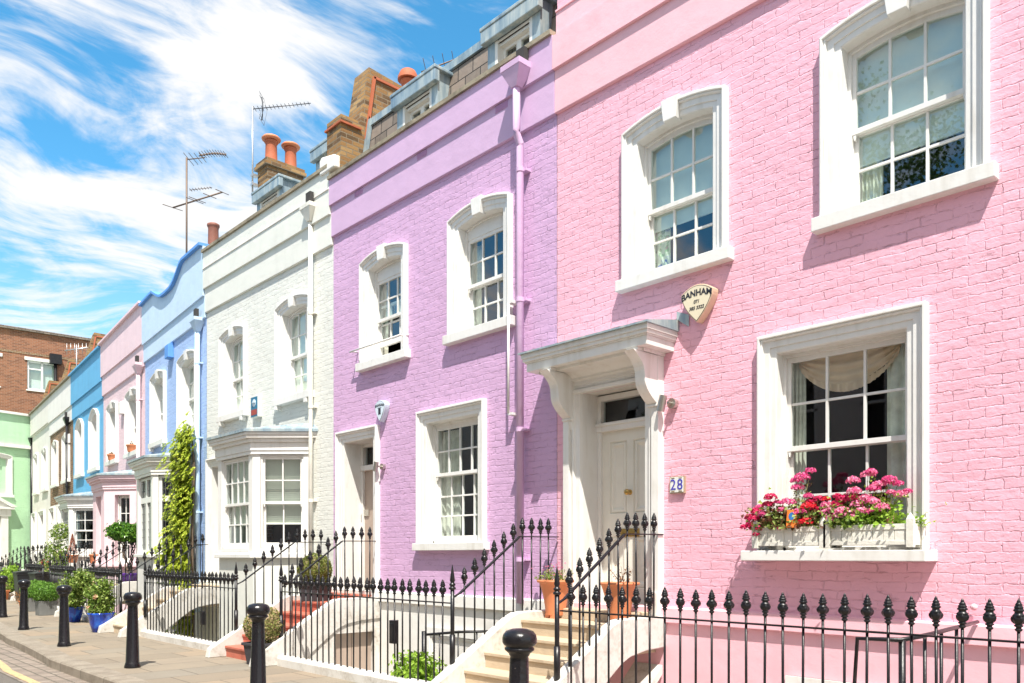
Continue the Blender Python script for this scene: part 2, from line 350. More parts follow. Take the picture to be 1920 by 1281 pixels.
M['F_pale'] = leafmat('pale pink petals', [(0, (.74, .08, .28)), (.5, (.86, .24, .42)), (1, (.93, .50, .60))], .5, .3)
M['F_red'] = leafmat('red petals', [(0, (.62, .01, .03)), (1, (.90, .03, .05))], .5, .3)
M['F_crim'] = leafmat('crimson petals', [(0, (.45, .01, .07)), (1, (.80, .03, .16))], .5, .3)
M['F_peach'] = leafmat('peach petals', [(0, (.85, .50, .30)), (1, (.92, .72, .50))], .5, .3)
# ------------------------------------------------------------------ mesh builder
class MB:
    def __init__(s): s.v = []; s.f = []; s.sm = []; s.M = Matrix()
    def add(s, vs, fs, smooth=False):
        o = len(s.v); s.v += [tuple(s.M @ Vector(p)) for p in vs]; s.f += [[o + i for i in f] for f in fs]; s.sm += [smooth] * len(fs); return s
    def box(s, x0, x1, y0, y1, z0, z1):
        return s.add([(x, y, z) for z in (z0, z1) for y in (y0, y1) for x in (x0, x1)],
                     [(0, 2, 3, 1), (4, 5, 7, 6), (0, 1, 5, 4), (2, 6, 7, 3), (0, 4, 6, 2), (1, 3, 7, 5)])
    def frus(s, cx, cy, z0, z1, a0, b0, a1, b1):
        return s.add([(cx + sx * a, cy + sy * b, z) for z, a, b in ((z0, a0, b0), (z1, a1, b1)) for sx, sy in ((-1, -1), (1, -1), (1, 1), (-1, 1))],
                     [(3, 2, 1, 0), (4, 5, 6, 7), (0, 1, 5, 4), (1, 2, 6, 5), (2, 3, 7, 6), (3, 0, 4, 7)])
    def prism(s, poly, axis, a, b):
        n = len(poly)
        def P(p, t): return {'x': (t, p[0], p[1]), 'y': (p[0], t, p[1]), 'z': (p[0], p[1], t)}[axis]
        return s.add([P(p, a) for p in poly] + [P(p, b) for p in poly],
                     [list(range(n))[::-1], list(range(n, 2 * n))] + [(i, (i + 1) % n, n + (i + 1) % n, n + i) for i in range(n)])
    def quad(s, *p): return s.add(p, [list(range(len(p)))])
    def lathe(s, prof, cx=0, cy=0, cz=0, seg=16, mod=None, smooth=True, cap=True):
        vs = []; fs = []
        for j, (r, z) in enumerate(prof):
            for i in range(seg):
                a = 2 * math.pi * i / seg; rr = r * (mod(a, j, z) if mod else 1)
                vs.append((cx + rr * math.cos(a), cy + rr * math.sin(a), cz + z))
        for j in range(len(prof) - 1):
            for i in range(seg):
                i2 = (i + 1) % seg; fs.append((j * seg + i, j * seg + i2, (j + 1) * seg + i2, (j + 1) * seg + i))
        s.add(vs, fs, smooth)
        if cap:
            for j, rev in ((0, True), (len(prof) - 1, False)):
                if prof[j][0] > 1e-4:
                    ring = [vs[j * seg + i] for i in range(seg)]; s.add(ring[::-1] if rev else ring, [list(range(seg))])
        return s
    def tube(s, pts, r, seg=6, smooth=True):
        pts = [Vector(p) for p in pts]; vs = []; fs = []
        rs = r if isinstance(r, (list, tuple)) else [r] * len(pts)
        for i, p in enumerate(pts):
            d = (pts[min(i + 1, len(pts) - 1)] - pts[max(i - 1, 0)]).normalized()
            u = d.cross(Vector((0, 0, 1)));  u = d.cross(Vector((1, 0, 0))) if u.length < .1 else u
            u.normalize(); w = d.cross(u)
            for j in range(seg):
                a = 2 * math.pi * (j + .5) / seg; vs.append(p + (u * math.cos(a) + w * math.sin(a)) * rs[i])
        for i in range(len(pts) - 1):
            for j in range(seg):
                j2 = (j + 1) % seg; fs.append((i * seg + j, i * seg + j2, (i + 1) * seg + j2, (i + 1) * seg + j))
        fs.append(list(range(seg))[::-1]); fs.append([(len(pts) - 1) * seg + j for j in range(seg)])
        return s.add(vs, fs, smooth)
    def leaf(s, p, n, size, ratio=.5, droop=None):
        p = Vector(p)
        n = n.normalized(); u = n.cross(Vector((random.gauss(0, 1), random.gauss(0, 1), random.gauss(0, 1))))
        if droop is not None: u = u.normalized() + Vector((0, 0, -droop))
        if u.length < 1e-3: u = Vector((1, 0, 0))
        u.normalize(); w = n.cross(u); w = w.normalized() if w.length > 1e-3 else Vector((0, 1, 0))
        a = p - u * size * .5; b = p + u * size * .5; h = size * ratio * .5
        c = p + w * h + n * h * .45; d = p - w * h + n * h * .45
        return s.add([a, d, b, c], [(0, 1, 2), (0, 2, 3)])
def mesh(mb, name, mat, fixn=True, bevel=0):
    me = bpy.data.meshes.new(name); me.from_pydata(mb.v, [], mb.f)
    for p, sm in zip(me.polygons, mb.sm): p.use_smooth = sm
    if fixn:
        bm = bmesh.new(); bm.from_mesh(me); bmesh.ops.recalc_face_normals(bm, faces=bm.faces); bm.to_mesh(me); bm.free()
    me.materials.append(M[mat] if isinstance(mat, str) else mat); me.update()
    return me
def obj(name, mb, mat, parent=None, bevel=0, fixn=True, loc=None, rz=0, label=None):
    o = bpy.data.objects.new(name, mb if isinstance(mb, bpy.types.Mesh) else mesh(mb, name, mat, fixn)); col.objects.link(o)
    if parent is not None: o.parent = parent
    if loc is not None: o.location = loc
    if rz: o.rotation_euler = (0, 0, rz)
    if label: o['label'] = label
    if bevel:
        b = o.modifiers.new('bevel', 'BEVEL'); b.width = bevel; b.segments = 2; b.limit_method = 'ANGLE'; b.angle_limit = R(40)
    return o
def tag(o, label, cat, group=None):
    o['label'] = label; o['category'] = cat
    if group: o['group'] = group
    return o
def thing(name, label, cat, loc=(0, 0, 0), rz=0, group=None):
    o = bpy.data.objects.new(name, None); col.objects.link(o); o.empty_display_size = .2
    o.location = loc; o.rotation_euler = (0, 0, rz); return tag(o, label, cat, group)
def struct(name, mb, mat, fixn=True):
    o = obj(name, mb, mat, fixn=fixn); o['kind'] = 'structure'; return o
A2 = R(-5.3); O2 = Vector((-16.35, 0, 0)); X2 = Vector((math.cos(A2), math.sin(A2), 0)); Y2 = Vector((-math.sin(A2), math.cos(A2), 0))
def f2(x, y=0, z=0): return O2 + X2 * x + Y2 * y + Vector((0, 0, z))
# ------------------------------------------------------------------ the setting
def off(x, y):
    """a point offset y from the terrace front, following its bend"""
    if x >= -16.35: return Vector((x, y, 0))
    return f2(x + 16.35, y)
def strip(mb, xs, ya, yb, z):
    for x0, x1 in zip(xs, xs[1:]):
        mb.quad((*off(x0, ya(x0))[:2], z), (*off(x1, ya(x1))[:2], z), (*off(x1, yb(x1))[:2], z), (*off(x0, yb(x0))[:2], z))
XS = [-46, -38, -30, -24, -20, -18.5, -17.5, -16.7, -16.35, -15.8, -15, -14.2, -13.5, -12.9, -12, -10, -6, 0, 6, 14]
def kerby(x):
    if x > -12.9: return -3.70
    if x < -16.3: return -3.48
    return -3.70 + .24 * ((-12.9 - x) / 3.4) ** .8
XK = sorted(set(XS + [-12.9 - .3 * i for i in range(13)]))
mb = MB(); strip(mb, XK, lambda x: -1.6, lambda x: kerby(x) + .28, 0.0); struct('pavement', mb, 'paving')
mb = MB()
strip(mb, XK, lambda x: kerby(x) + .28, lambda x: kerby(x) + .02, .004)
for x0, x1 in zip(XK, XK[1:]):
    a = off(x0, kerby(x0) + .02); b = off(x1, kerby(x1) + .02); c = off(x0, kerby(x0)); d = off(x1, kerby(x1))
    mb.quad((a.x, a.y, .004), (b.x, b.y, .004), (d.x, d.y, -.015), (c.x, c.y, -.015)); mb.quad((c.x, c.y, -.015), (d.x, d.y, -.015), (d.x, d.y, -.15), (c.x, c.y, -.15))
struct('kerb', mb, 'granite')
mb = MB(); strip(mb, XK, lambda x: kerby(x) + .01, lambda x: kerby(x) - .62, -.125); struct('sett_gutter', mb, 'setts')
mb = MB(); strip(mb, XK, lambda x: kerby(x) - .5, lambda x: -9.6, -.13); struct('road', mb, 'asphalt')
mb = MB(); strip(mb, XK, lambda x: kerby(x) - .46, lambda x: kerby(x) - .57, -.119); struct('yellow_road_line', mb, 'yellow')
mb = MB(); strip(mb, XK, lambda x: -9.6, lambda x: -12.2, -.02); mb.box(-46, 14, -9.75, -9.6, -.15, -.01); struct('far_pavement', mb, 'paving')
mb = MB(); Z = -.16
for (x0, x1, y0, y1) in ((-900, 900, -900, -5), (-900, 900, 10, 900), (-900, -46, -5, 10), (14, 900, -5, 10)):
    mb.quad((x0, y0, Z), (x1, y0, Z), (x1, y1, Z), (x0, y1, Z))
for x0, x1 in ((-46, -41.3),): mb.quad((x0, -5, Z), (x1, -5, Z), (x1, 10, Z), (x0, 10, Z))
struct('ground', mb, 'ground')
# ------------------------------------------------------------------ house elements
ARW = .17
PROF = [(0, 0), (0, -.070), (.010, -.078), (.026, -.078), (.032, -.056), (.040, -.062), (.050, -.056), (.054, -.034), (.110, -.032), (.113, -.018), (.160, -.016), (ARW, -.008), (ARW, .30)]
def outline(x0, x1, z0, z1, rise, o, n=18, z0o=0):
    if rise <= 0: return [(x0 + o, z0), (x0 + o, z1 - o), (x1 - o, z1 - o), (x1 - o, z0)]
    h = (x1 - x0) / 2; Rr = (h * h + rise * rise) / (2 * rise); xc = (x0 + x1) / 2; zc = z1 + rise - Rr; r = Rr - o; hh = h - o
    pts = [(x0 + o, z0)]
    for i in range(n + 1):
        x = -hh + 2 * hh * i / n; pts.append((xc + x, zc + math.sqrt(r * r - x * x)))
    pts.append((x1 - o, z0)); return pts
def zat(x0, x1, z1, rise, o, x):
    if rise <= 0: return z1 - o
    h = (x1 - x0) / 2; Rr = (h * h + rise * rise) / (2 * rise); xc = (x0 + x1) / 2; zc = z1 + rise - Rr; return zc + math.sqrt((Rr - o) ** 2 - (x - xc) ** 2)
def sweep(mb, ol, prof):
    prev = None
    for o, d in prof:
        cur = [(x, d, z) for x, z in ol(o)]
        if prev:
            n = len(cur); mb.add(prev + cur, [(i, i + 1, n + i + 1, n + i) for i in range(n - 1)])
        prev = cur
def wave_sheet(mb, x0, x1, z0, z1, y, amp=.025, freq=38, taper=0):
    n = max(6, int((x1 - x0) * 90)); vs = []; ph = random.random() * 6
    for j, z in enumerate((z0, (z0 + z1) / 2, z1)):
        for i in range(n + 1):
            u = i / n; x = x0 + (x1 - x0) * u
            vs.append((x, y + amp * math.sin(ph + freq * x * (1 + .15 * math.sin(x * 9))) * (1 if j < 2 else .6), z))
    mb.add(vs, [(j * (n + 1) + i, j * (n + 1) + i + 1, (j + 1) * (n + 1) + i + 1, (j + 1) * (n + 1) + i) for j in (0, 1) for i in range(n)], True)
def sashes(parent, X, x0, x1, z0, z1, rise, o, cols, ru, rl, meet, y=.15, glass='glass', flat=None, horns=True, bar=.022, lower_up=0):
    """box frame, two sashes and glass inside the opening left by offset o"""
    ol = lambda q: outline(x0, x1, z0, z1, rise, q)
    mb = MB(); mb.M = X; sweep(mb, ol, [(o, y - .03), (o + .028, y - .03), (o + .028, y + .10)])
    mb.box(x0 + o, x1 - o, y - .03, y + .10, z0, z0 + .03)
    xi0, xi1 = x0 + o + .028, x1 - o - .028
    top = (lambda x: flat) if flat else (lambda x: zat(x0, x1, z1, rise, o + .028, x))
    if flat:
        ar = [(x, z) for x, z in outline(x0, x1, z0, z1, rise, o + .01)[1:-1]] ; mb.prism([(ar[0][0], flat)] + ar + [(ar[-1][0], flat)], 'y', y - .01, y + .03)
    obj('box_frame', mb, 'white', parent)
    # upper sash (front)
    mb = MB(); mb.M = X; fr = .034
    mb.box(xi0, xi0 + fr, y, y + .04, meet, top(xi0 + fr) + .0); mb.box(xi1 - fr, xi1, y, y + .04, meet, top(xi1 - fr))
    mb.box(xi0, xi1, y - .004, y + .042, meet, meet + .045)
    xr = [xi0 + fr + (xi1 - xi0 - 2 * fr) * i / 14 for i in range(15)]
    mb.prism([(x, top(x) - .045) for x in xr] + [(x, top(x) + .01) for x in xr[::-1]], 'y', y + .001, y + .039)
    gx0, gx1 = xi0 + fr, xi1 - fr; zt = (top((gx0 + gx1) / 2) if rise <= 0 or flat else top(gx0)) - .045; zb = meet + .045
    for c in range(1, cols):
        xc = gx0 + (gx1 - gx0) * c / cols; mb.box(xc - bar / 2, xc + bar / 2, y + .004, y + .034, zb, top(xc) - .04)
    for r in range(1, ru):
        zc = zb + (zt - zb) * r / ru; mb.box(gx0, gx1, y + .006, y + .032, zc - bar / 2, zc + bar / 2)
    if horns:
        for xx in (xi0 + .004, xi1 - .034): mb.prism([(xx, meet), (xx + .03, meet), (xx + .02, meet - .05), (xx + .01, meet - .05)], 'y', y, y + .035)
    obj('sash', mb, 'white', parent, bevel=.002)
    # lower sash (behind)
    y2 = y + .045; mb = MB(); mb.M = X; lo = z0 + .03 + lower_up; mt = meet + .035 + lower_up
    mb.box(xi0, xi0 + fr, y2, y2 + .04, lo, mt); mb.box(xi1 - fr, xi1, y2, y2 + .04, lo, mt)
    mb.box(xi0 + .001, xi1 - .001, y2 - .0015, y2 + .0415, lo - .001, lo + .07); mb.box(xi0 + .001, xi1 - .001, y2 - .0015, y2 + .0415, mt - .04, mt + .001)
    for c in range(1, cols):
        xc = gx0 + (gx1 - gx0) * c / cols; mb.box(xc - bar / 2, xc + bar / 2, y2 + .004, y2 + .034, lo + .07, mt - .04)
    for r in range(1, rl):
        zc = lo + .07 + (mt - .04 - lo - .07) * r / rl; mb.box(gx0, gx1, y2 + .006, y2 + .032, zc - bar / 2, zc + bar / 2)
    obj('sash', mb, 'white', parent, bevel=.002)
    mb = MB(); mb.M = X
    ng = 10; pts = [(xi0 + .01 + (xi1 - xi0 - .02) * i / ng) for i in range(ng + 1)]
    mb.quad((xi0 + .01, y + .02, meet + .02), (xi1 - .01, y + .02, meet + .02), *[(x, y + .02, top(x) - .01) for x in pts[::-1]])
    mb.quad((xi0 + .01, y2 + .02, lo + .02), (xi1 - .01, y2 + .02, lo + .02), (xi1 - .01, y2 + .02, mt - .01), (xi0 + .01, y2 + .02, mt - .01))
    obj('glass', mb, glass, parent)
def window(house, x0, x1, z0, z1, rise=.105, cols=3, ru=2, rl=2, meet=None, X=None, glass='glass_up', blind=None, curt=None, sp=.10, sz=.12, se=.06, key=True, flat=None, detail=True, y=.135, corbel=False, curtmat='curtain', lower_up=0, label=None, sashed=True):
    X = X or Matrix()
    meet = meet or z0 + (z1 - ARW - z0) * .49
    mb = MB(); mb.M = X; sweep(mb, lambda q: outline(x0, x1, z0, z1, rise, q), PROF)
    w = obj('window', mb, 'white', house, label=label)
    if sashed: sashes(w, X, x0, x1, z0, z1, rise, ARW, cols, ru, rl, meet, y=y, glass=glass, flat=flat, lower_up=lower_up)
    mb = MB(); mb.M = X
    mb.prism([(x0 - se, .0), (x0 - se, -sp), (x1 + se, -sp), (x1 + se, .0), (x1 - ARW, .3), (x0 + ARW, .3)], 'z', z0 - sz, z0)
    if corbel:
        for xx in (x0 + .03, x1 - .13): mb.box(xx, xx + .10, -.10, .0, z0 - sz - .075, z0 - sz)
    obj('sill', mb, 'white', w, bevel=.006)
    if key and rise > 0:
        mb = MB(); mb.M = X; xc = (x0 + x1) / 2; zt = z1 + rise + .025; zb = z1 + rise - ARW - .02
        mb.prism([(xc - .075, zb), (xc + .075, zb), (xc + .105, zt), (xc - .105, zt)], 'y', -.085, .02)
        obj('keystone', mb, 'white', w, bevel=.004)
    if blind:
        mb = MB(); mb.M = X; mb.box(x0 + ARW + .02, x1 - ARW - .02, y + .095, y + .10, blind[0], z1 + max(rise, 0) - .1); mb.box(x0 + ARW + .03, x1 - ARW - .03, y + .09, y + .106, blind[0] - .02, blind[0])
        obj('blind', mb, blind[1], w)
    for (a, b, za, zb_) in (curt or []):
        mb = MB(); mb.M = X; wave_sheet(mb, a, b, za, zb_, y + .135, .018); obj('curtain', mb, curtmat, w, fixn=False)
    return (x0 + ARW - .01, x1 - ARW + .01, z0 - .02, z1 + max(rise, 0) - ARW + .005)
def wall_grid(mb, x0, x1, z0, z1, holes, y=0.0):
    xs = sorted({x0, x1, *[v for h in holes for v in h[:2] if x0 < v < x1]}); zs = sorted({z0, z1, *[v for h in holes for v in h[2:] if z0 < v < z1]})
    for xa, xb in zip(xs, xs[1:]):
        for za, zb in zip(zs, zs[1:]):
            cx, cz = (xa + xb) / 2, (za + zb) / 2
            if any(h[0] < cx < h[1] and h[2] < cz < h[3] for h in holes): continue
            mb.quad((xa, y, za), (xb, y, za), (xb, y, zb), (xa, y, zb))
def house_shell(h, W, mats, holes, top=None, zl1=6.57, zl2=7.06, base='brick', ledge='pink_stucco', cop='ledge_stone', bottom=.94, steps=(.045, .085), roofz=7.4, depth=8, base_holes=(), nocoping=False, basemat=None, cophang=.08):
    brick, stuc = mats; top = top or [(0, 7.72), (W, 7.72)]
    mb = MB(); wall_grid(mb, 0, W, .94 if bottom is None else bottom, zl1 + .02, holes); obj('wall', mb, brick, h, fixn=False)
    mb = MB(); d1, d2 = steps
    mb.box(0, W, -d1, .1, zl1, zl2 + .01)
    obj('frieze', mb, stuc, h, bevel=.006)
    mb = MB(); n = len(top)
    mb.add([(x, -d2, zl2) for x, z in top] + [(x, -d2, z) for x, z in top] + [(x, .22, zl2) for x, z in top] + [(x, .22, z) for x, z in top],
           [(i, i + 1, n + i + 1, n + i) for i in range(n - 1)] + [(2 * n + i, 2 * n + i + 1, 3 * n + i + 1, 3 * n + i) for i in range(n - 1)] +
           [(i, i + 1, 2 * n + i + 1, 2 * n + i) for i in range(n - 1)] + [(n + i, n + i + 1, 3 * n + i + 1, 3 * n + i) for i in range(n - 1)] +
           [(0, n, 3 * n, 2 * n), (n - 1, 2 * n - 1, 4 * n - 1, 3 * n - 1)])
    obj('parapet', mb, stuc, h)
    if not nocoping:
        mb = MB()
        for (xa, za), (xb, zb) in zip(top, top[1:]):
            y0, y1 = -d2 - cophang, .30
            mb.add([(xa, y0, za), (xb, y0, zb), (xb, y1, zb), (xa, y1, za), (xa, y0, za + .055), (xb, y0, zb + .055), (xb, y1, zb + .07), (xa, y1, za + .07)],
                   [(0, 1, 2, 3), (4, 5, 6, 7), (0, 1, 5, 4), (2, 3, 7, 6), (0, 3, 7, 4), (1, 2, 6, 5)])
        obj('coping', mb, cop, h)
    # basement front
    bm_ = basemat or ledge
    mb = MB(); wall_grid(mb, 0, W, -2.0, bottom - .14, list(base_holes), -.03); obj('basement_wall', mb, bm_, h, fixn=False)
    mb = MB(); mb.prism([(0.0, bottom + .015), (-.07, bottom), (-.075, bottom - .14), (-.03, bottom - .15), (0, bottom - .15)], 'x', 0.0, W); obj('string_course', mb, ledge, h)
    # shell: sides, back, roof, floors
    mb = MB(); mb.quad((0.004, 0, -2), (0.004, depth, -2), (0.004, depth, roofz), (0.004, 0, roofz)); mb.quad((W - .004, 0, -2), (W - .004, depth, -2), (W - .004, depth, roofz), (W - .004, 0, roofz))
    mb.quad((0, depth, -2), (W, depth, -2), (W, depth, roofz), (0, depth, roofz)); obj('party_wall', mb, 'brown_brick', h, fixn=False)
    mb = MB(); mb.quad((.01, .1, roofz), (W - .01, .1, roofz), (W - .01, depth, roofz), (.01, depth, roofz)); obj('flat_roof', mb, 'lead', h, fixn=False)
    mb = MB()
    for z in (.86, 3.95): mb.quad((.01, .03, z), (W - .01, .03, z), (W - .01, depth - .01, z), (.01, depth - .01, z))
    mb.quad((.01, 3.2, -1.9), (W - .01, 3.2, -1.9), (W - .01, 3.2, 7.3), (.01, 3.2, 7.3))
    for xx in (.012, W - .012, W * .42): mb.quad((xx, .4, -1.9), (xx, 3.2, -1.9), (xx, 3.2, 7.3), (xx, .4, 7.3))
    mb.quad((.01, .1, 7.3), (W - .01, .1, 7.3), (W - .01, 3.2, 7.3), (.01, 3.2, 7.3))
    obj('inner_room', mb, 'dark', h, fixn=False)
    # sunken area
    mb = MB(); mb.quad((0, 0, -1.85), (W, 0, -1.85), (W, -1.55, -1.85), (0, -1.55, -1.85)); mb.quad((0, -1.55, -1.85), (W, -1.55, -1.85), (W, -1.55, .02), (0, -1.55, .02))
    obj('basement_area', mb, 'oldwhite', h, fixn=False)
# stairs ------------------------------------------------------------
NOSE = [(-1.78, .16), (-1.52, .31), (-1.25, .47), (-.98, .62), (-.72, .78)]
STOP = [(.0, .86), (-.66, .86), (-.76, .85), (-.86, .81), (-1.93, .165), (-1.99, .13), (-2.02, .0)]
def stop_z(y):
    for (a, za), (b, zb) in zip(STOP, STOP[1:]):
        if b <= y <= a: return za + (zb - za) * (y - a) / (b - a)
    return 0
def stairs(h, x0, x1, tread, side='stringer', soffit='white_stucco', under='arch', left=True, right=True):
    mb = MB()
    for i, (y, z) in enumerate(NOSE):
        yb = NOSE[i + 1][0] + .03 if i < 4 else -.002
        mb.box(x0, x1, y + .02, yb, -.1 if i < 2 else z - .3, z - .035); mb.box(x0, x1, y, yb, z - .035, z)
    mb.box(x0 + .05, x1 - .05, -.30, -.003, .781, .89)
    obj('steps', mb, tread, h, bevel=.006)
    bot = [(-1.62, -.30), (-1.5, -.16), (-1.2, .09), (-.9, .32), (-.74, .43), (-.6, .49), (-.35, .53), (0, .545)]
    for xs, on in (((x0 - .13, x0), left), ((x1, x1 + .13), right)):
        if not on: continue
        mb = MB(); mb.prism(STOP + [(-1.62, 0)] + bot, 'x', *xs); obj('stringer', mb, side, h, bevel=.01)
    mb = MB()
    for (a, za), (b, zb) in zip(bot, bot[1:]): mb.quad((x0, a, za + .01), (x1, a, za + .01), (x1, b, zb + .01), (x0, b, zb + .01))
    mb.quad((x0, -1.56, .0), (x1, -1.56, 0), (x1, -1.56, -1.9), (x0, -1.56, -1.9))
    obj('stair_soffit', mb, soffit, h, fixn=False)
    if under == 'door':
        xa = x1 + .105; ya, yb, zd = -.78, -.12, .36; wl = MB()
        wl.add([(xa, -1.62, -1.85), (xa, ya, -1.85), (xa, ya, .46), (xa, -1.3, .08), (xa, -1.62, -.2)], [(0, 1, 2, 3, 4)])
        wl.add([(xa, yb, -1.85), (xa, -.003, -1.85), (xa, -.003, .60), (xa, yb, .58)], [(0, 1, 2, 3)])
        wl.add([(xa, ya, zd), (xa, yb, zd), (xa, yb, .58), (xa, -.5, .53), (xa, ya, .46)], [(0, 1, 2, 3, 4)])
        for q in (((xa, ya, -1.85), (xa - .12, ya, -1.85), (xa - .12, ya, zd), (xa, ya, zd)), ((xa, yb, -1.85), (xa - .12, yb, -1.85), (xa - .12, yb, zd), (xa, yb, zd)), ((xa, ya, zd), (xa - .12, ya, zd), (xa - .12, yb, zd), (xa, yb, zd))): wl.quad(*q)
        obj('stair_side_wall', wl, 'stringer', h, fixn=False)
        for q0, q1 in ((ya, ya + .325), (ya + .335, yb)): d = MB(); d.box(xa - .14, xa - .10, q0, q1, -1.85, zd); obj('cupboard_door', d, 'taupe', h)
def plinth(h, xa, xb):
    mb = MB(); mb.prism([(-1.50, -.3), (-1.50, .115), (-1.52, .13), (-1.65, .13), (-1.68, .10), (-1.68, -.05)], 'x', xa, xb); obj('plinth', mb, 'stringer', h, bevel=.006)
# doors ---------------------------------------------------------------
def panel(mb, x0, x1, z0, z1, y):
    for i, (o, d) in enumerate(((0, 0), (.012, .018), (.022, .004), (.045, .004), (.06, .018), (.075, .024))):
        cur = [(x0 + o, y + d, z0 + o), (x1 - o, y + d, z0 + o), (x1 - o, y + d, z1 - o), (x0 + o, y + d, z1 - o)]
        if i: mb.add(prev + cur, [(j, (j + 1) % 4, 4 + (j + 1) % 4, 4 + j) for j in range(4)])
        prev = cur
    mb.add(prev, [(0, 1, 2, 3)])
def door_leaf(h, x0, x1, z0, z1, y, mat, label=None, panels=True):
    mb = MB()
    if panels:
        xm = (x0 + x1) / 2; st = .10; px = [(x0 + st, xm - .045), (xm + .045, x1 - st)]; pz = [(z0 + .22, z0 + .80), (z0 + 1.05, z1 - .12)]
        holes = [(a, b, c, d) for a, b in px for c, d in pz]; wall_grid(mb, x0, x1, z0, z1, holes, y)
        for a, b, c, d in holes: panel(mb, a, b, c, d, y)
    else: mb.box(x0, x1, y, y + .04, z0, z1)
    return obj('door', mb, mat, h, label=label, fixn=False)
def simple_door(h, x0, x1, ztop, mat='door_white', recess=.30, z0=.86, leafmat='door_white', panels=True, key=False):
    """architrave, leaf and fanlight"""
    mb = MB(); sweep(mb, lambda q: outline(x0, x1, z0, ztop, 0, q), PROF[:-1] + [(ARW, recess + .02)])
    s = obj('door_surround', mb, 'white', h)
    a, b = x0 + ARW, x1 - ARW; zt = ztop - ARW
    mb = MB(); fr = .05
    mb.box(a, a + fr, recess - .04, recess + .05, z0, zt); mb.box(b - fr, b, recess - .04, recess + .05, z0, zt); mb.box(a + .001, b - .001, recess - .043, recess + .052, zt - .05, zt - .001)
    mb.box(a, b, recess - .06, recess + .05, zt - .42, zt - .34); mb.box((a + b) / 2 - .012, (a + b) / 2 + .012, recess, recess + .03, zt - .34, zt - .05)
    obj('door_frame', mb, 'white', h, bevel=.003)
    mb = MB(); mb.quad((a + fr, recess + .02, zt - .34), (b - fr, recess + .02, zt - .34), (b - fr, recess + .02, zt - .05), (a + fr, recess + .02, zt - .05)); obj('fanlight', mb, 'glass', h, fixn=False)
    d = door_leaf(h, a + fr, b - fr, z0 + .03, zt - .42, recess + .0, leafmat, panels=panels)
    return d, (a - .01, b + .01, z0 - .3, zt + .01)
def pipe(h, x, z0, z1, mat, hop=None, y=-.10, r=.048, kink=None):
    mb = MB()
    pts = [(x, y, z0), (x, y, z1)]
    if kink: pts = [(x, y, z0), (x, y, kink - .10), (x, y, kink - .06), (x, y - .06, kink + .04), (x, y - .06, kink + .08), (x, y - .06, z1)]
    mb.tube(pts, r, 12)
    z = z0 + .5
    while z < z1 - .3: mb.lathe([(r + .008, 0), (r + .008, .05)], x, y, z, 12); mb.box(x - .08, x + .08, y + .02, 0.01, z + .01, z + .035); z += 1.55
    p = obj('drainpipe', mb, mat, h)
    if hop:
        mb = MB(); yy = y - (.06 if kink else 0)
        mb.frus(x, yy, z1 - .02, z1 + .18, .05, .05, .16, .11); mb.box(x - .165, x + .165, yy - .115, yy + .12, z1 + .18, z1 + .25)
        obj('hopper_head', mb, mat, p, bevel=.004)
        mb = MB(); mb.box(x + .0, x + .14, -.17, -.1, z1 + .24, z1 + .42); 
        obj('overflow_shade', mb, 'dark', p)  # dark box stands in for the shade inside the overflow notch
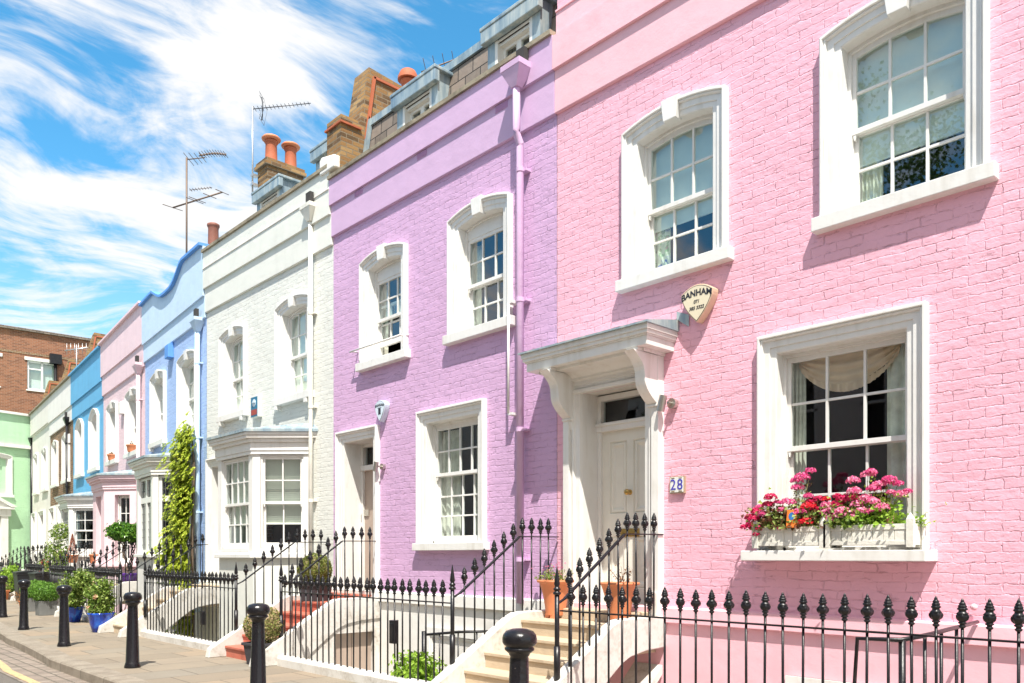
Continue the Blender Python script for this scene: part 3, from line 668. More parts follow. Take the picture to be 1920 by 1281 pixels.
# canted bay ---------------------------------------------------------
def bay(h, xa, xb, xc, xd, p, z0, z1, wallm, sillm='white', windows=True, solid=False, cols=(2, 4, 2), low='white_stucco', glass='glass', blinds=True, leaded=False, roofmat='lead', ledge_z=None):
    """plan: A(xa,0) B(xb,-p) C(xc,-p) D(xd,0); one body part, windows in each face"""
    P = [Vector((xa, 0, 0)), Vector((xb, -p, 0)), Vector((xc, -p, 0)), Vector((xd, 0, 0))]
    body = MB(); faces = []
    for i in range(3):
        a, b = P[i], P[i + 1]; L = (b - a).length; d = (b - a) / L; n = Vector((-d.y, d.x, 0))   # n points into the house
        X = Matrix(((d.x, n.x, 0, a.x), (d.y, n.y, 0, a.y), (0, 0, 1, 0), (0, 0, 0, 1))); faces.append((X, L))
    b = obj('bay', MB(), wallm, h); holes_all = []
    for i, (X, L) in enumerate(faces):
        body.M = X; m = .17 if i == 1 else .15
        hole = (m - .02, L - m + .02, z0 + .04, z1 - .36)
        if solid: hole = (.30, L - .30, z0 + .0, z1 - .5) if i != 1 else (.38, L - .38, z0, z1 - .5)
        wall_grid(body, 0, L, z0, z1 - .02, [hole], 0)
        # reveals
        x0, x1, za, zb = hole; r = .12 if not solid else .28
        body.quad((x0, 0, za), (x0, r, za), (x0, r, zb), (x0, 0, zb)); body.quad((x1, 0, za), (x1, r, za), (x1, r, zb), (x1, 0, zb))
        body.quad((x0, 0, zb), (x1, 0, zb), (x1, r, zb), (x0, r, zb)); body.quad((x0, 0, za), (x1, 0, za), (x1, r, za), (x0, r, za))
        if leaded:
            mb = MB(); mb.M = X; nl = 2; xm = (x0 + x1) / 2; zt = zb - .5
            for (q0, q1) in ((x0, xm - .0), (xm, x1)):
                for (s0, s1) in ((za, zt), (zt, zb)):
                    mb.box(q0, q0 + .06, .04, .09, s0, s1); mb.box(q1 - .06, q1, .04, .09, s0, s1); mb.box(q0 + .06, q1 - .06, .04, .09, s0, s0 + .06); mb.box(q0 + .06, q1 - .06, .04, .09, s1 - .06, s1)
            w = obj('window', mb, 'white', h)
            g = MB(); g.M = X; g.quad((x0, .07, za), (x1, .07, za), (x1, .07, zb), (x0, .07, zb)); obj('glass', g, glass, w)
            g = MB(); g.M = X
            for q in range(1, 6): xx = x0 + (x1 - x0) * q / 6; g.box(xx - .004, xx + .004, .062, .068, za, zb)
            zz = za
            while zz < zb: g.box(x0, x1, .062, .068, zz - .003, zz + .003); zz += .17
            obj('leading', g, 'zinc', w)
        else:
            w = obj('window', MB(), 'white', h)
            fm = MB(); fm.M = X; fm.box(x0 + .002, x1 - .002, -.002, r - .01, za + .001, za + .052); w.data = mesh(fm, 'window', 'white')
            sashes(w, X, x0 + .004, x1 - .004, za + .05, zb - .003, 0, 0, cols[i], 2, 2, za + (zb - za) * .49, y=.05 if not solid else .16, glass=glass)
        if blinds:
            mb = MB(); mb.M = X; zz = zb
            lim = za + (zb - za) * .30
            while zz > lim: mb.add([(x0 + .04, .155, zz), (x1 - .04, .155, zz), (x1 - .04, .17, zz - .033), (x0 + .04, .17, zz - .033)], [(0, 1, 2, 3)]); zz -= .034
            mb.box(x0 + .04, x1 - .04, .155, .175, lim - .03, lim)
            obj('blind', mb, 'blind2', w, fixn=False)
    b.data = mesh(body, 'bay', wallm, False)
    def ring(o):
        # outline offset outward by o
        k2 = math.tan(math.atan2(p, xb - xa) / 2)
        return [(xa - o * 1.2, .0), (xb - o * k2, -p - o), (xc + o * k2, -p - o), (xd + o * 1.2, .0)]
    mb = MB()
    for o, za, zb in ((.03, z1 - .36, z1 - .30), (.045, z1 - .30, z1 - .16), (.09, z1 - .16, z1 - .10), (.14, z1 - .10, z1 - .05), (.16, z1 - .05, z1)): mb.prism(ring(o), 'z', za, zb)
    obj('cornice', mb, 'white' if not solid else wallm, b, bevel=.006)
    mb = MB(); q = ring(.19); q2 = ring(.0); mb.prism(q, 'z', z1, z1 + .045)
    n = 4; mb.add([(x, y, z1 + .045) for x, y in q] + [(x, min(y * .35, 0), z1 + .17) for x, y in q2], [(i, i + 1, n + i + 1, n + i) for i in range(n - 1)])
    obj('bay_roof', mb, roofmat, b)
    mb = MB(); mb.prism(ring(.06 if not solid else .12), 'z', z0 - .07, z0 + .001); obj('sill', mb, sillm, b, bevel=.008)
    mb = MB(); mb.prism(ring(-.02), 'z', -2, z0 - .07)
    obj('bay_base', mb, low, b)
    return (xa + .02, xd - .02, z0, z1 - .05)
def dormer(h, x0, x1, y=.34, z0=7.4, z1=8.60, depth=1.6, win=True):
    d = MB(); d.box(x0, x0 + .14, y, y + depth, z0, z1); d.box(x1 - .14, x1, y, y + depth, z0, z1); d.box(x0 + .14, x1 - .14, y + .02, y + .1, z1 - .2, z1)
    o = obj('dormer', d, 'lead', h)
    mb = MB(); mb.box(x0 - .06, x1 + .06, y - .10, y + depth, z1, z1 + .05); mb.box(x0 - .05, x1 + .05, y - .09, y + .0, z1 - .17, z1); obj('dormer_roof', mb, 'lead', o, bevel=.01)
    mb = MB(); a, b = x0 + .14, x1 - .14
    mb.box(a, a + .05, y + .0, y + .16, z0, z1 - .17); mb.box(b - .05, b, y + .0, y + .16, z0, z1 - .17); mb.box(a + .05, b - .05, y + .01, y + .15, z1 - .20, z1 - .17); mb.box(a + .05, b - .05, y + .04, y + .15, z1 - .24, z1 - .20)
    xm = (a + b) / 2
    for q0, q1 in ((a + .05, xm), (xm, b - .05)):
        mb.box(q0, q0 + .045, y + .10, y + .14, z0, z1 - .24); mb.box(q1 - .045, q1, y + .10, y + .14, z0, z1 - .24); mb.box(q0 + .045, q1 - .045, y + .10, y + .14, z1 - .28, z1 - .24)
    obj('dormer_window', mb, 'white', o)
    mb = MB(); mb.quad((a, y + .12, z0), (b, y + .12, z0), (b, y + .12, z1 - .24), (a, y + .12, z1 - .24)); obj('dormer_glass', mb, 'glass_up', o)
    mb = MB(); mb.quad((a, y + .6, z0), (b, y + .6, z0), (b, y + .6, z1), (a, y + .6, z1)); obj('dormer_blind', mb, 'blind', o)
def mansard(h, x0, x1, y0=.36, z0=7.4, y1=.85, z1=8.62):
    mb = MB(); mb.quad((x0, y0, z0), (x1, y0, z0), (x1, y1, z1), (x0, y1, z1)); mb.quad((x0, y1, z1), (x1, y1, z1), (x1, 7, z1 + .3), (x0, 7, z1 + .3))
    mb.quad((x0, y0, z0), (x0, y1, z1), (x0, 7, z1 + .3), (x0, 7, z0)); mb.quad((x1, y0, z0), (x1, y1, z1), (x1, 7, z1 + .3), (x1, 7, z0)); mb.quad((x0, 7, z0), (x1, 7, z0), (x1, 7, z1 + .3), (x0, 7, z1 + .3))
    r = obj('mansard_roof', mb, 'slate', h, fixn=False)
    mb = MB(); mb.box(x0, x1, y1 - .05, y1 + .14, z1 - .09, z1 + .02); obj('ridge_flashing', mb, 'lead', r)
def chimneypot(parent, x, y, z, hgt, r, mat='terracotta', cowl=True, hood=False):
    mb = MB(); mb.lathe([(r * 1.15, 0), (r * 1.1, .05), (r, .09), (r * .92, hgt * .78), (r * 1.0, hgt * .84), (r * 1.12, hgt * .87), (r * 1.12, hgt * .92), (r * .8, hgt * .95)], x, y, z, 18)
    if hood: mb.prism([(-r * 1.5, hgt * .98), (-r * 1.3, hgt * 1.12), (0, hgt * 1.32), (r * 1.3, hgt * 1.12), (r * 1.5, hgt * .98), (r * 1.3, hgt * 1.0), (0, hgt * 1.22), (-r * 1.3, hgt * 1.0)], 'x', -r * 1.2, r * 1.2) if False else mb.lathe([(r * 1.5, hgt * .95), (r * 1.45, hgt * 1.05), (r * 1.1, hgt * 1.2), (r * .5, hgt * 1.28), (0.001, hgt * 1.3)], x, y, z, 18)
    o = obj('chimney_pot', mb, mat, parent)
    if cowl:
        mb = MB(); mb.lathe([(r * .9, hgt * .95), (r * 1.5, hgt * .98), (r * 1.6, hgt * 1.03), (r * 1.35, hgt * 1.10), (r * .7, hgt * 1.14), (.001, hgt * 1.15)], x, y, z, 18); obj('chimney_cowl', mb, 'potclay', parent)
def party_stack(h, x0, x1, ztop=9.4, zlow=8.45, pot=True, low=True, y0=.36, y1=1.15):
    sil = [(-.02, 7.4), (-.02, zlow), (y0 - .02, zlow), (y0 + .14, ztop), (y1, ztop - .05), (y1 + .03, ztop - .28), (y1 + .6, ztop - .3), (y1 + .6, 7.4)] if low else [(y0 - .24, 7.4), (y0 - .18, 8.1), (y0 + .2, ztop), (y1, ztop - .03), (y1 + .5, 7.4)]
    mb = MB(); mb.prism(sil, 'x', x0, x1)
    c = obj('chimney', mb, 'stock_brick', h)
    mb = MB()
    if low: mb.box(x0 - .03, x1 + .035, -.05, y0 - .02, zlow - .14, zlow - .11)
    mb.add([(x, y, z) for x in (x1, x1 + .03) for (y, z) in ((y0 + .05, 8.2), (y0 + .10, 8.2), (y0 + .26, ztop - .13), (y0 + .21, ztop - .13))], [(0, 1, 2, 3), (4, 5, 6, 7), (0, 1, 5, 4), (1, 2, 6, 5), (2, 3, 7, 6), (3, 0, 4, 7)])
    mb.box(x1, x1 + .03, y0 + .22, y1 - .02, ztop - .16, ztop - .12)
    obj('tile_creasing', mb, 'terracotta', c)
    if pot: chimneypot(c, (x0 + x1) / 2, y1 + .28, ztop - .3, .58, .12, hood=True, cowl=False)
    return c
SIDE = {}
# ---------------- pink house
def pink_house():
    W = 6.4; h = thing('terraced_house', 'pink painted brick house nearest the camera with a canopied cream front door', 'house', (-6.43, 0, 0), 0, 'pastel terraced houses in the curving row')
    holes = []
    holes.append(window(h, 1.0, 2.25, 4.39, 5.93, cols=3, ru=2, rl=2, meet=5.07, blind=(4.93, 'blind'), curt=[(1.14, 1.40, 4.45, 5.3)], curtmat='floral', label='segmental arched sash window with a floral curtain'))
    holes.append(window(h, 3.18, 4.48, 4.39, 5.93, cols=3, ru=2, rl=2, meet=5.09, blind=(4.86, 'blind'), curt=[(3.34, 3.58, 4.45, 5.6)], label='arched sash window with a half drawn roller blind'))
    gw = window(h, 2.585, 4.05, 1.515, 3.47, rise=0, cols=3, ru=2, rl=2, meet=2.42, glass='glass', sp=.25, sz=.09, se=.06, y=.13, key=False,
                curt=[(2.76, 2.89, 1.56, 3.3), (3.62, 3.87, 1.56, 3.3)], label='large square headed sash window with a swagged blind')
    holes.append(gw)
    # swag blind
    w = [c for c in h.children if c.name.startswith('window')][-1]
    for nm, za, zb, ys in (('swag', 0, 1, .245), ('ruffle', 1, 1.22, .235)):
        mb = MB(); n = 60; m = 12; vs = []
        for j in range(m + 1):
            for i in range(n + 1):
                u = i / n; x = 2.84 + .90 * u; drop = .09 + .235 * (1 - (2 * u - 1) ** 2) ** .8
                f = za + (zb - za) * j / m; z = 3.31 - drop * f
                fold = .02 * math.sin(f * 22 + 3 * (2 * u - 1) ** 2) if nm == 'swag' else .012 * math.sin(u * 150)
                vs.append((x, ys + fold, z))
        mb.add(vs, [(j * (n + 1) + i, j * (n + 1) + i + 1, (j + 1) * (n + 1) + i + 1, (j + 1) * (n + 1) + i) for j in range(m) for i in range(n)], True)
        obj('swag_blind' if nm == 'swag' else 'blind_ruffle', mb, 'swag', w, fixn=False)
    # door
    d0, d1 = .185, 1.50; zt = 3.28
    mb = MB(); prof = [(0, 0), (0, -.10), (.085, -.10), (.085, -.055), (.105, -.055), (.115, -.075), (.135, -.075), (.145, -.05), (.205, -.045), (.215, .0), (.215, .32)]
    sweep(mb, lambda q: outline(d0, d1, .86, zt + .23, 0, q), prof); s = obj('door_surround', mb, 'white', h)
    for q in ((d0 + .09, d1 - .09, -.082, zt, zt + .045), (d0 - .004, d0 + .10, -.12, .86, 1.1), (d1 - .10, d1 + .004, -.12, .86, 1.1)): mb = MB(); mb.box(q[0], q[1], q[2], 0, q[3], q[4]); obj('door_moulding' if q[4] > 3 else 'plinth_block', mb, 'white', s, bevel=.008)
    a, b = d0 + .215, d1 - .215
    mb = MB(); mb.box(a, a + .05, .24, .33, .86, zt); mb.box(b - .05, b, .24, .33, .86, zt); mb.box(a, b, .22, .33, 2.87, 2.97); mb.box(a, b, .2, .23, 2.93, 2.96); mb.box(a, b, .237, .328, 3.22, zt - .001)
    obj('door_frame', mb, 'white', h, bevel=.004)
    mb = MB(); mb.quad((a, .30, 2.95), (b, .30, 2.95), (b, .30, 3.25), (a, .30, 3.25)); obj('fanlight', mb, 'glass', h, fixn=False)
    d = door_leaf(h, a + .05, b - .05, .89, 2.87, .28, 'door_white')
    mb = MB(); xk = (a + b) / 2; mb.M = Matrix.Translation((xk, .28, 2.17)) @ Matrix.Rotation(R(90), 4, 'X')
    mb.lathe([(.03, 0), (.03, .006), (.012, .012), (.012, .03), (.026, .04), (.034, .055), (.032, .07), (.018, .08), (.001, .082)], seg=20); obj('door_knob', mb, 'brass', d)
    mb = MB(); mb.box(xk - .13, xk + .13, .268, .28, 1.68, 1.77); mb.box(xk - .09, xk + .09, .262, .27, 1.70, 1.75); obj('letter_box', mb, 'brass', d, bevel=.002)
    holes.append((a - .03, b + .03, .6, zt + .0))
    # canopy
    mb = MB(); c0, c1 = -.09, 1.67; zc = 3.72
    for o, za, zb, p in ((0, zc - .05, zc, .50), (.015, zc - .085, zc - .05, .485), (.03, zc - .10, zc - .085, .465), (.045, zc - .19, zc - .10, .45)): mb.box(c0 + o, c1 - o, -p, 0, za, zb)
    mb.box(c0 + .15, c1 - .15, -.36, 0, zc - .22, zc - .19)
    n = 10; pts = [(-.02, 3.33), (-.05, 3.33)] + [(-.06 - .16 * (1 - math.cos(i / n * math.pi / 2)), 3.35 + .15 * math.sin(i / n * math.pi / 2)) for i in range(n + 1)] + [(0, 3.51), (0, 3.33)]
    mb.prism(pts, 'x', d0 + .13, d1 - .13)
    c = obj('canopy', mb, 'white', h, bevel=.004)
    mb = MB(); mb.prism([(.0, zc + .12), (.0, zc), (-.53, zc), (-.53, zc + .018)], 'x', c0 - .02, c1 + .02); mb.add([(c1, -.02, zc + .12), (c1 + .14, -.01, zc + .02), (c1 + .14, -.01, zc + .14), (c1, -.02, zc + .2)], [(0, 1, 2, 3)]); obj('canopy_flashing', mb, 'lead', c)
    for xa in (d0 + .004, d1 - .129):
        pr = []
        for i in range(15):
            u = i / 14; pr.append((-.40 * (1 - u) ** .9 - .075 + .07 * math.sin(u * math.pi * 2) * (1 - u * .4) - .02, 3.50 - .50 * u))
        mb = MB(); mb.prism([(0, 3.50)] + pr + [(-.09, 2.95), (-.07, 2.88), (0, 2.86)], 'x', xa, xa + .125); mb.box(xa - .01, xa + .135, -.44, 0, 3.50, 3.53); mb.box(xa - .006, xa + .131, -.12, 0, 2.985, 3.01)
        obj('console_bracket', mb, 'white', c, bevel=.004)
    bh = (2.86, 4.0, -1.0, .40)
    house_shell(h, W, ('pink_brick', 'pink_stucco'), holes, nocoping=True, top=[(0, 7.44), (W, 7.44)], ledge='pink_stucco', base_holes=[bh], roofz=11)
    mb = MB(); mb.box(0, W, -.02, .1, 7.44, 7.74); mb.box(0, W, -.035, .1, 7.74, 7.76); obj('upper_band', mb, 'pink_stucco', h)
    mb = MB(); mb.quad((0, 0, 7.75), (W, 0, 7.75), (W, 0, 11), (0, 0, 11)); mb.quad((0, 0, 7.6), (0, 8, 7.6), (0, 8, 11), (0, 0, 11)); obj('upper_wall', mb, 'pink_brick', h, fixn=False)
    # basement window
    mb = MB(); sweep(mb, lambda q: outline(bh[0] - .0, bh[1], bh[2], bh[3], 0, q), [(0, -.04), (.0, -.06), (.12, -.06), (.13, .15)]); w = obj('window', mb, 'white', h, label='basement sash window behind the railings')
    sashes(w, Matrix(), bh[0], bh[1], bh[2], bh[3], 0, .13, 5, 3, 3, -.3, y=.08)
    stairs(h, .14, 1.42, 'sand', soffit='pink_stucco'); plinth(h, 1.55, W)
    # lower area wall in pink with a white flight
    mb = MB()
    for i in range(9): mb.box(1.6 + i * .24, 1.84 + i * .24, -.70, -.04, -1.85, -.15 - i * .19)
    mb = MB(); mb.prism([(-1.45, -1.0), (-.05, .27), (-.05, .36), (-1.45, -.86)], 'x', 1.16, 1.52); obj('area_stair_rib', mb, 'stringer', h)
    return h
pink_house()
# ---------------- lilac house
def lilac_house():
    W = 4.94; h = thing('terraced_house', 'lilac house with a slate mansard and dormers beside the nearest pink house', 'house', (-11.375, 0, 0), 0, 'pastel terraced houses in the curving row')
    holes = [window(h, .855, 2.03, 4.39, 5.90, cols=3, ru=2, rl=2, meet=5.0, flat=5.62, lower_up=.22, curt=[(.94, 1.16, 4.45, 5.6), (1.6, 1.85, 4.45, 5.6)], label='arched sash window pushed half open'),
             window(h, 2.99, 4.20, 4.39, 5.90, cols=3, ru=2, rl=2, meet=5.0, flat=5.64, curt=[(3.1, 3.3, 4.45, 5.6)]),
             window(h, 2.30, 3.72, 1.64, 3.46, rise=0, cols=4, ru=2, rl=3, meet=2.56, glass='glass', key=False, sz=.10, sp=.10, se=.05, flat=3.24, curt=[(2.47, 2.86, 1.7, 3.2), (3.22, 3.55, 1.7, 3.2)])]
    d, hole = simple_door(h, .165, 1.32, 3.41, leafmat='taupe', panels=False, recess=.34); holes.append(hole)
    mb = MB(); mb.box(.335, .35, .30, .33, 2.0, 2.13); mb.box(.39, .52, .32, .345, 2.1, 2.2); obj('lock_plate', mb, 'steel', d)
    mb = MB(); mb.box(.20, .222, .10, .24, 2.02, 2.34)
    e = obj('entry_phone', mb, 'steel', h)
    house_shell(h, W, ('lilac_brick', 'lilac_stucco'), holes, top=[(0, 7.46), (W, 7.46)], ledge='white_stucco', basemat='white_stucco', cophang=.035)
    vm = plain('lilac vent', (.50, .27, .47), .7)
    for x in (.70, 2.30, 3.93):
        mb = MB(); mb.box(x, x + .22, -.052, -.04, 6.97, 7.05)
        for q in range(9): mb.box(x + .015 + q * .022, x + .025 + q * .022, -.056, -.05, 6.985, 7.035)
        obj('air_vent', mb, vm, h)
    pipe(h, 4.43, .90, 7.05, 'lilac_stucco', hop=True, y=-.10, r=.045, kink=6.45)
    mansard(h, .27, W, y0=.32, y1=.52, z0=7.2, z1=8.50); dormer(h, 1.39, 2.37, y=.26, z1=8.31); dormer(h, 3.44, 4.41, y=.26, z1=8.33)
    mb = MB(); mb.prism([(.29, 7.2), (.44, 7.2), (.56, 8.45), (.48, 8.6)], 'x', .262, .29); mb.prism([(.26, 7.2), (.31, 7.2), (.51, 8.5), (.46, 8.52)], 'x', .27, .36); obj('lead_flashing', mb, 'lead', h)
    party_stack(h, -.17, .26)
    mb = MB(); mb.prism([(-.24, 7.60), (.22, 7.60), (.22, 7.80), (-.17, 7.88), (-.24, 7.84)], 'y', -.12, .5); obj('party_wall_cap', mb, 'white_stucco', h, bevel=.02)
    stairs(h, -.03, 1.25, 'redstep', under='door'); plinth(h, 1.38, 4.97)
    mb = MB(); mb.M = Matrix()
    # basement window and french door in the area
    mb2 = MB(); sweep(mb2, lambda q: outline(2.5, 3.7, -.9, .50, 0, q), [(0, -.04), (0, -.07), (.1, -.07), (.11, .0)]); w = obj('window', mb2, 'white', h, label='basement window below the string course')
    sashes(w, Matrix(), 2.5, 3.7, -.9, .50, 0, .11, 3, 2, 2, -.2, y=-.02)
    return h
lilac_house()
# ---------------- cream house
def cream_house():
    W = 4.97; h = thing('terraced_house', 'cream house with a white canted bay between the lilac and blue houses', 'house', (-16.345, 0, 0), 0, 'pastel terraced houses in the curving row')
    holes = [window(h, .735, 1.86, 4.22, 5.79, cols=3, ru=2, rl=2, glass='glass_up', corbel=True, blind=(4.3, 'blind2')), window(h, 3.09, 4.30, 4.22, 5.82, cols=3, ru=2, rl=2, corbel=True, blind=(4.3, 'blind2'))]
    d, hole = simple_door(h, .10, 1.36, 3.43); holes.append(hole)
    holes.append(bay(h, 1.49, 2.20, 3.58, 4.26, .71, 1.50, 3.52, 'white', low='cream_stucco'))
    house_shell(h, W, ('cream_brick', 'cream_stucco'), holes, top=[(0, 7.66), (W, 7.66)], cophang=.04, zl1=6.45, zl2=6.93, ledge='cream_stucco')
    mb = MB(); mb.box(0, W, -.10, -.0, 7.32, 7.34); obj('frieze_line', mb, 'white_stucco', h)
    pipe(h, 4.38, .3, 7.0, 'oldwhite', hop=True, y=-.08, r=.035)
    dormer(h, 1.39, 2.42, y=.42, z1=8.53); dormer(h, 3.67, 4.70, y=.42, z1=8.53)
    mb = MB(); mb.box(-.20, .25, 1.2, 2.05, 7.4, 9.82); mb.box(-.25, .30, 1.14, 2.1, 9.82, 9.90); mb.box(-.23, .28, 1.17, 2.07, 9.90, 9.97); c = obj('chimney', mb, 'stock_brick', h)
    chimneypot(c, .03, 1.4, 9.97, .52, .13, cowl=True); chimneypot(c, .03, 1.86, 9.97, .52, .13, cowl=True)
    stairs(h, -.10, .94, 'sand'); plinth(h, 1.07, 4.9)
    return h
cream_house()
# ---------------- houses of the second, turned stretch
def row_house(i, label, mats, W=4.95, top=None, ledge='white_stucco', pipe_mat=None, winkw=None, cop='ledge_stone', bayargs=None, door=True, tread='sand', low=None, gmat=None, zl=(6.3, 6.78), st=True, pipex=4.62, copz=7.74):
    o = f2(-W * i); h = thing('terraced_house', label, 'house', o, A2, 'pastel terraced houses in the curving row')
    winkw = winkw or {}; holes = []
    for (a, b) in ((.72, 1.95), (3.04, 4.36)): holes.append(window(h, a, b, 4.22, 5.80, cols=2, **{**dict(corbel=False), **winkw}))
    if door: d, hole = simple_door(h, .08, 1.30, 3.35); holes.append(hole)
    if bayargs: holes.append(bay(h, **bayargs))
    else: holes.append(window(h, 2.2, 3.7, 1.6, 3.35, rise=0, cols=3, key=False, glass='glass'))
    house_shell(h, W, mats, holes, top=top or [(0, copz), (W, copz)], zl1=zl[0], zl2=zl[1], ledge=ledge, cop=cop)
    if pipe_mat: pipe(h, pipex, .3, 6.15, pipe_mat, hop=True, y=-.09, r=.05)
    if st: stairs(h, -.05, 1.15, tread); plinth(h, 1.28, W - .18)
    return h
blue_top = [(0, 7.77), (1.19, 7.80), (1.57, 7.64)] + [(1.57 + .54 * q / 4, 7.64 - .14 * math.sin(q / 4 * math.pi / 2)) for q in range(1, 5)] + [(2.4, 7.49), (2.73, 7.50), (2.95, 7.54), (3.15, 7.62), (3.35, 7.73), (3.52, 7.82), (3.68, 7.86), (4.95, 7.82)]
B = dict(xa=1.49, xb=2.20, xc=3.58, xd=4.28, p=.71, z0=1.5, z1=3.5, wallm='white')
h_blue = row_house(1, 'blue house with a curved dip in its parapet and a climber up its front', ('blue_brick', 'blue_stucco'), top=blue_top, ledge='white_stucco', pipe_mat='blue_stucco', winkw=dict(corbel=True, glass='glass_up', blind=(4.3, 'blind2')), cop='blue_dark', bayargs=dict(B, leaded=True, blinds=False, z1=3.55), zl=(6.36, 6.80))
h_blush = row_house(2, 'pale blush pink house with a solid rendered canted bay', ('blush_brick', 'blush_stucco'), top=[(0, 7.80), (4.95, 7.86)], ledge='blush_stucco', pipe_mat='blush_stucco', cop='blush_stucco', bayargs=dict(B, wallm='blush_stucco', solid=True, xa=1.6, xb=2.3, xc=3.72, xd=4.45, z0=1.25, z1=3.55, blinds=False, cols=(2, 2, 2), low='blush_stucco', sillm='blush_stucco'), zl=(6.28, 6.85))
h_azure = row_house(3, 'bright azure house with round topped white windows', ('azure_brick', 'azure_stucco'), ledge='white_stucco', pipe_mat=None, winkw=dict(key=False, rise=.30), cop='azure_stucco', bayargs=dict(B, z1=3.3, blinds=False, cols=(2, 3, 2)), zl=(6.22, 6.74))
h_brick = row_house(4, 'bare brown brick house with a white rendered ground floor', ('brown_brick', 'white_stucco'), ledge='white_stucco', pipe_mat='iron', pipex=4.3, zl=(6.22, 6.74))
mb = MB(); wall_grid(mb, 0, 4.95, .95, 3.42, [(.08, 1.3, .8, 3.35), (2.2, 3.7, 1.4, 3.35)], -.02); obj('ground_floor_render', mb, 'white_stucco', h_brick, fixn=False)
h_white = row_house(5, 'offwhite house at the far end of the terrace next to the green house', ('white_wall', 'white_wall'), ledge='white_stucco', zl=(6.75, 6.80), copz=7.74)
for hh, xa, xb in ((h_brick, 4.80, 5.12), (h_white, 4.80, 5.12), (h_white, -.12, .2)):
    party_stack(hh, xa, xb, ztop=9.38, low=False, pot=False, y0=.44, y1=1.25)
party_stack(h_azure, 4.85, 5.15, ztop=8.5, low=False, pot=False, y0=.25, y1=.9)
mb = MB(); mb.frus(3.0, .75, 7.4, 8.35, .22, .28, .18, .24); c = obj('chimney', mb, 'stock_brick', h_blue); chimneypot(c, 3.0, .75, 8.35, .80, .125, 'darkclay', cowl=False)
mb = MB(); mb.prism([(.45, 7.3), (.55, 8.16), (1.9, 8.42), (1.95, 7.3)], 'y', .5, .95); obj('chimney', mb, 'stock_brick', h_blue)
# ---------------- green house
GX = Vector((-.243, .97, 0)).normalized(); G1 = Vector((-41.25, 2.35, 0)); GL = 11.0; G0 = G1 - GX * GL
def green_house():
    h = thing('terraced_house', 'mint green house facing down the street at its far end', 'house', G0, math.atan2(GX.y, GX.x), 'pastel terraced houses in the curving row')
    L = GL; holes = [window(h, L - 2.25, L - .88, 4.15, 5.85, cols=2, ru=2, rl=2, label=None), window(h, L - 5.2, L - 3.8, 4.15, 5.85, cols=2)]
    mb = MB(); a, b = L - 3.3, L - .9
    mb.box(a + .2, a + .5, -.16, 0, .0, 3.2); mb.box(b - .5, b - .2, -.16, 0, 0, 3.2); mb.box(a + .1, b - .1, -.2, 0, 3.2, 3.5); mb.box(a, b, -.3, 0, 3.5, 3.6)
    mb.prism([(a - .05, 3.6), (b + .05, 3.6), ((a + b) / 2, 4.25)], 'y', -.22, 0); mb.prism([(a - .1, 3.62), ((a + b) / 2, 4.32), ((a + b) / 2, 4.2), (a + .15, 3.6)], 'y', -.32, 0); mb.prism([(b + .1, 3.62), ((a + b) / 2, 4.32), ((a + b) / 2, 4.2), (b - .15, 3.6)], 'y', -.32, 0)
    obj('door_pediment', mb, 'white', h)
    d = door_leaf(h, a + .5, b - .5, .1, 2.7, -.02, 'door_white'); mb = MB(); mb.quad((a + .5, -.03, 2.75), (b - .5, -.03, 2.75), (b - .5, -.03, 3.15), (a + .5, -.03, 3.15)); obj('fanlight', mb, 'dark', h)
    mb = MB(); wall_grid(mb, 0, L, -.2, 6.3, holes); obj('wall', mb, 'green_brick', h, fixn=False)
    mb = MB(); mb.box(0, L, -.06, .1, 6.32, 7.70); obj('parapet', mb, 'green_stucco', h)
    mb = MB(); mb.box(0, L, -.14, .1, 6.24, 6.38); mb.box(0, L, -.18, .3, 7.70, 7.80); obj('string_course', mb, 'white', h)
    mb = MB(); mb.box(.01, L - .01, .11, 7, -.2, 7.68); obj('house_body', mb, 'green_stucco', h)
    for x in (L - .1,):
        mb = MB(); mb.tube([(x, -.12, 0), (x, -.12, 6.6)], .06, 10); mb.frus(x, -.14, 6.5, 6.75, .06, .06, .14, .12); obj('drainpipe', mb, 'iron', h)
green_house()
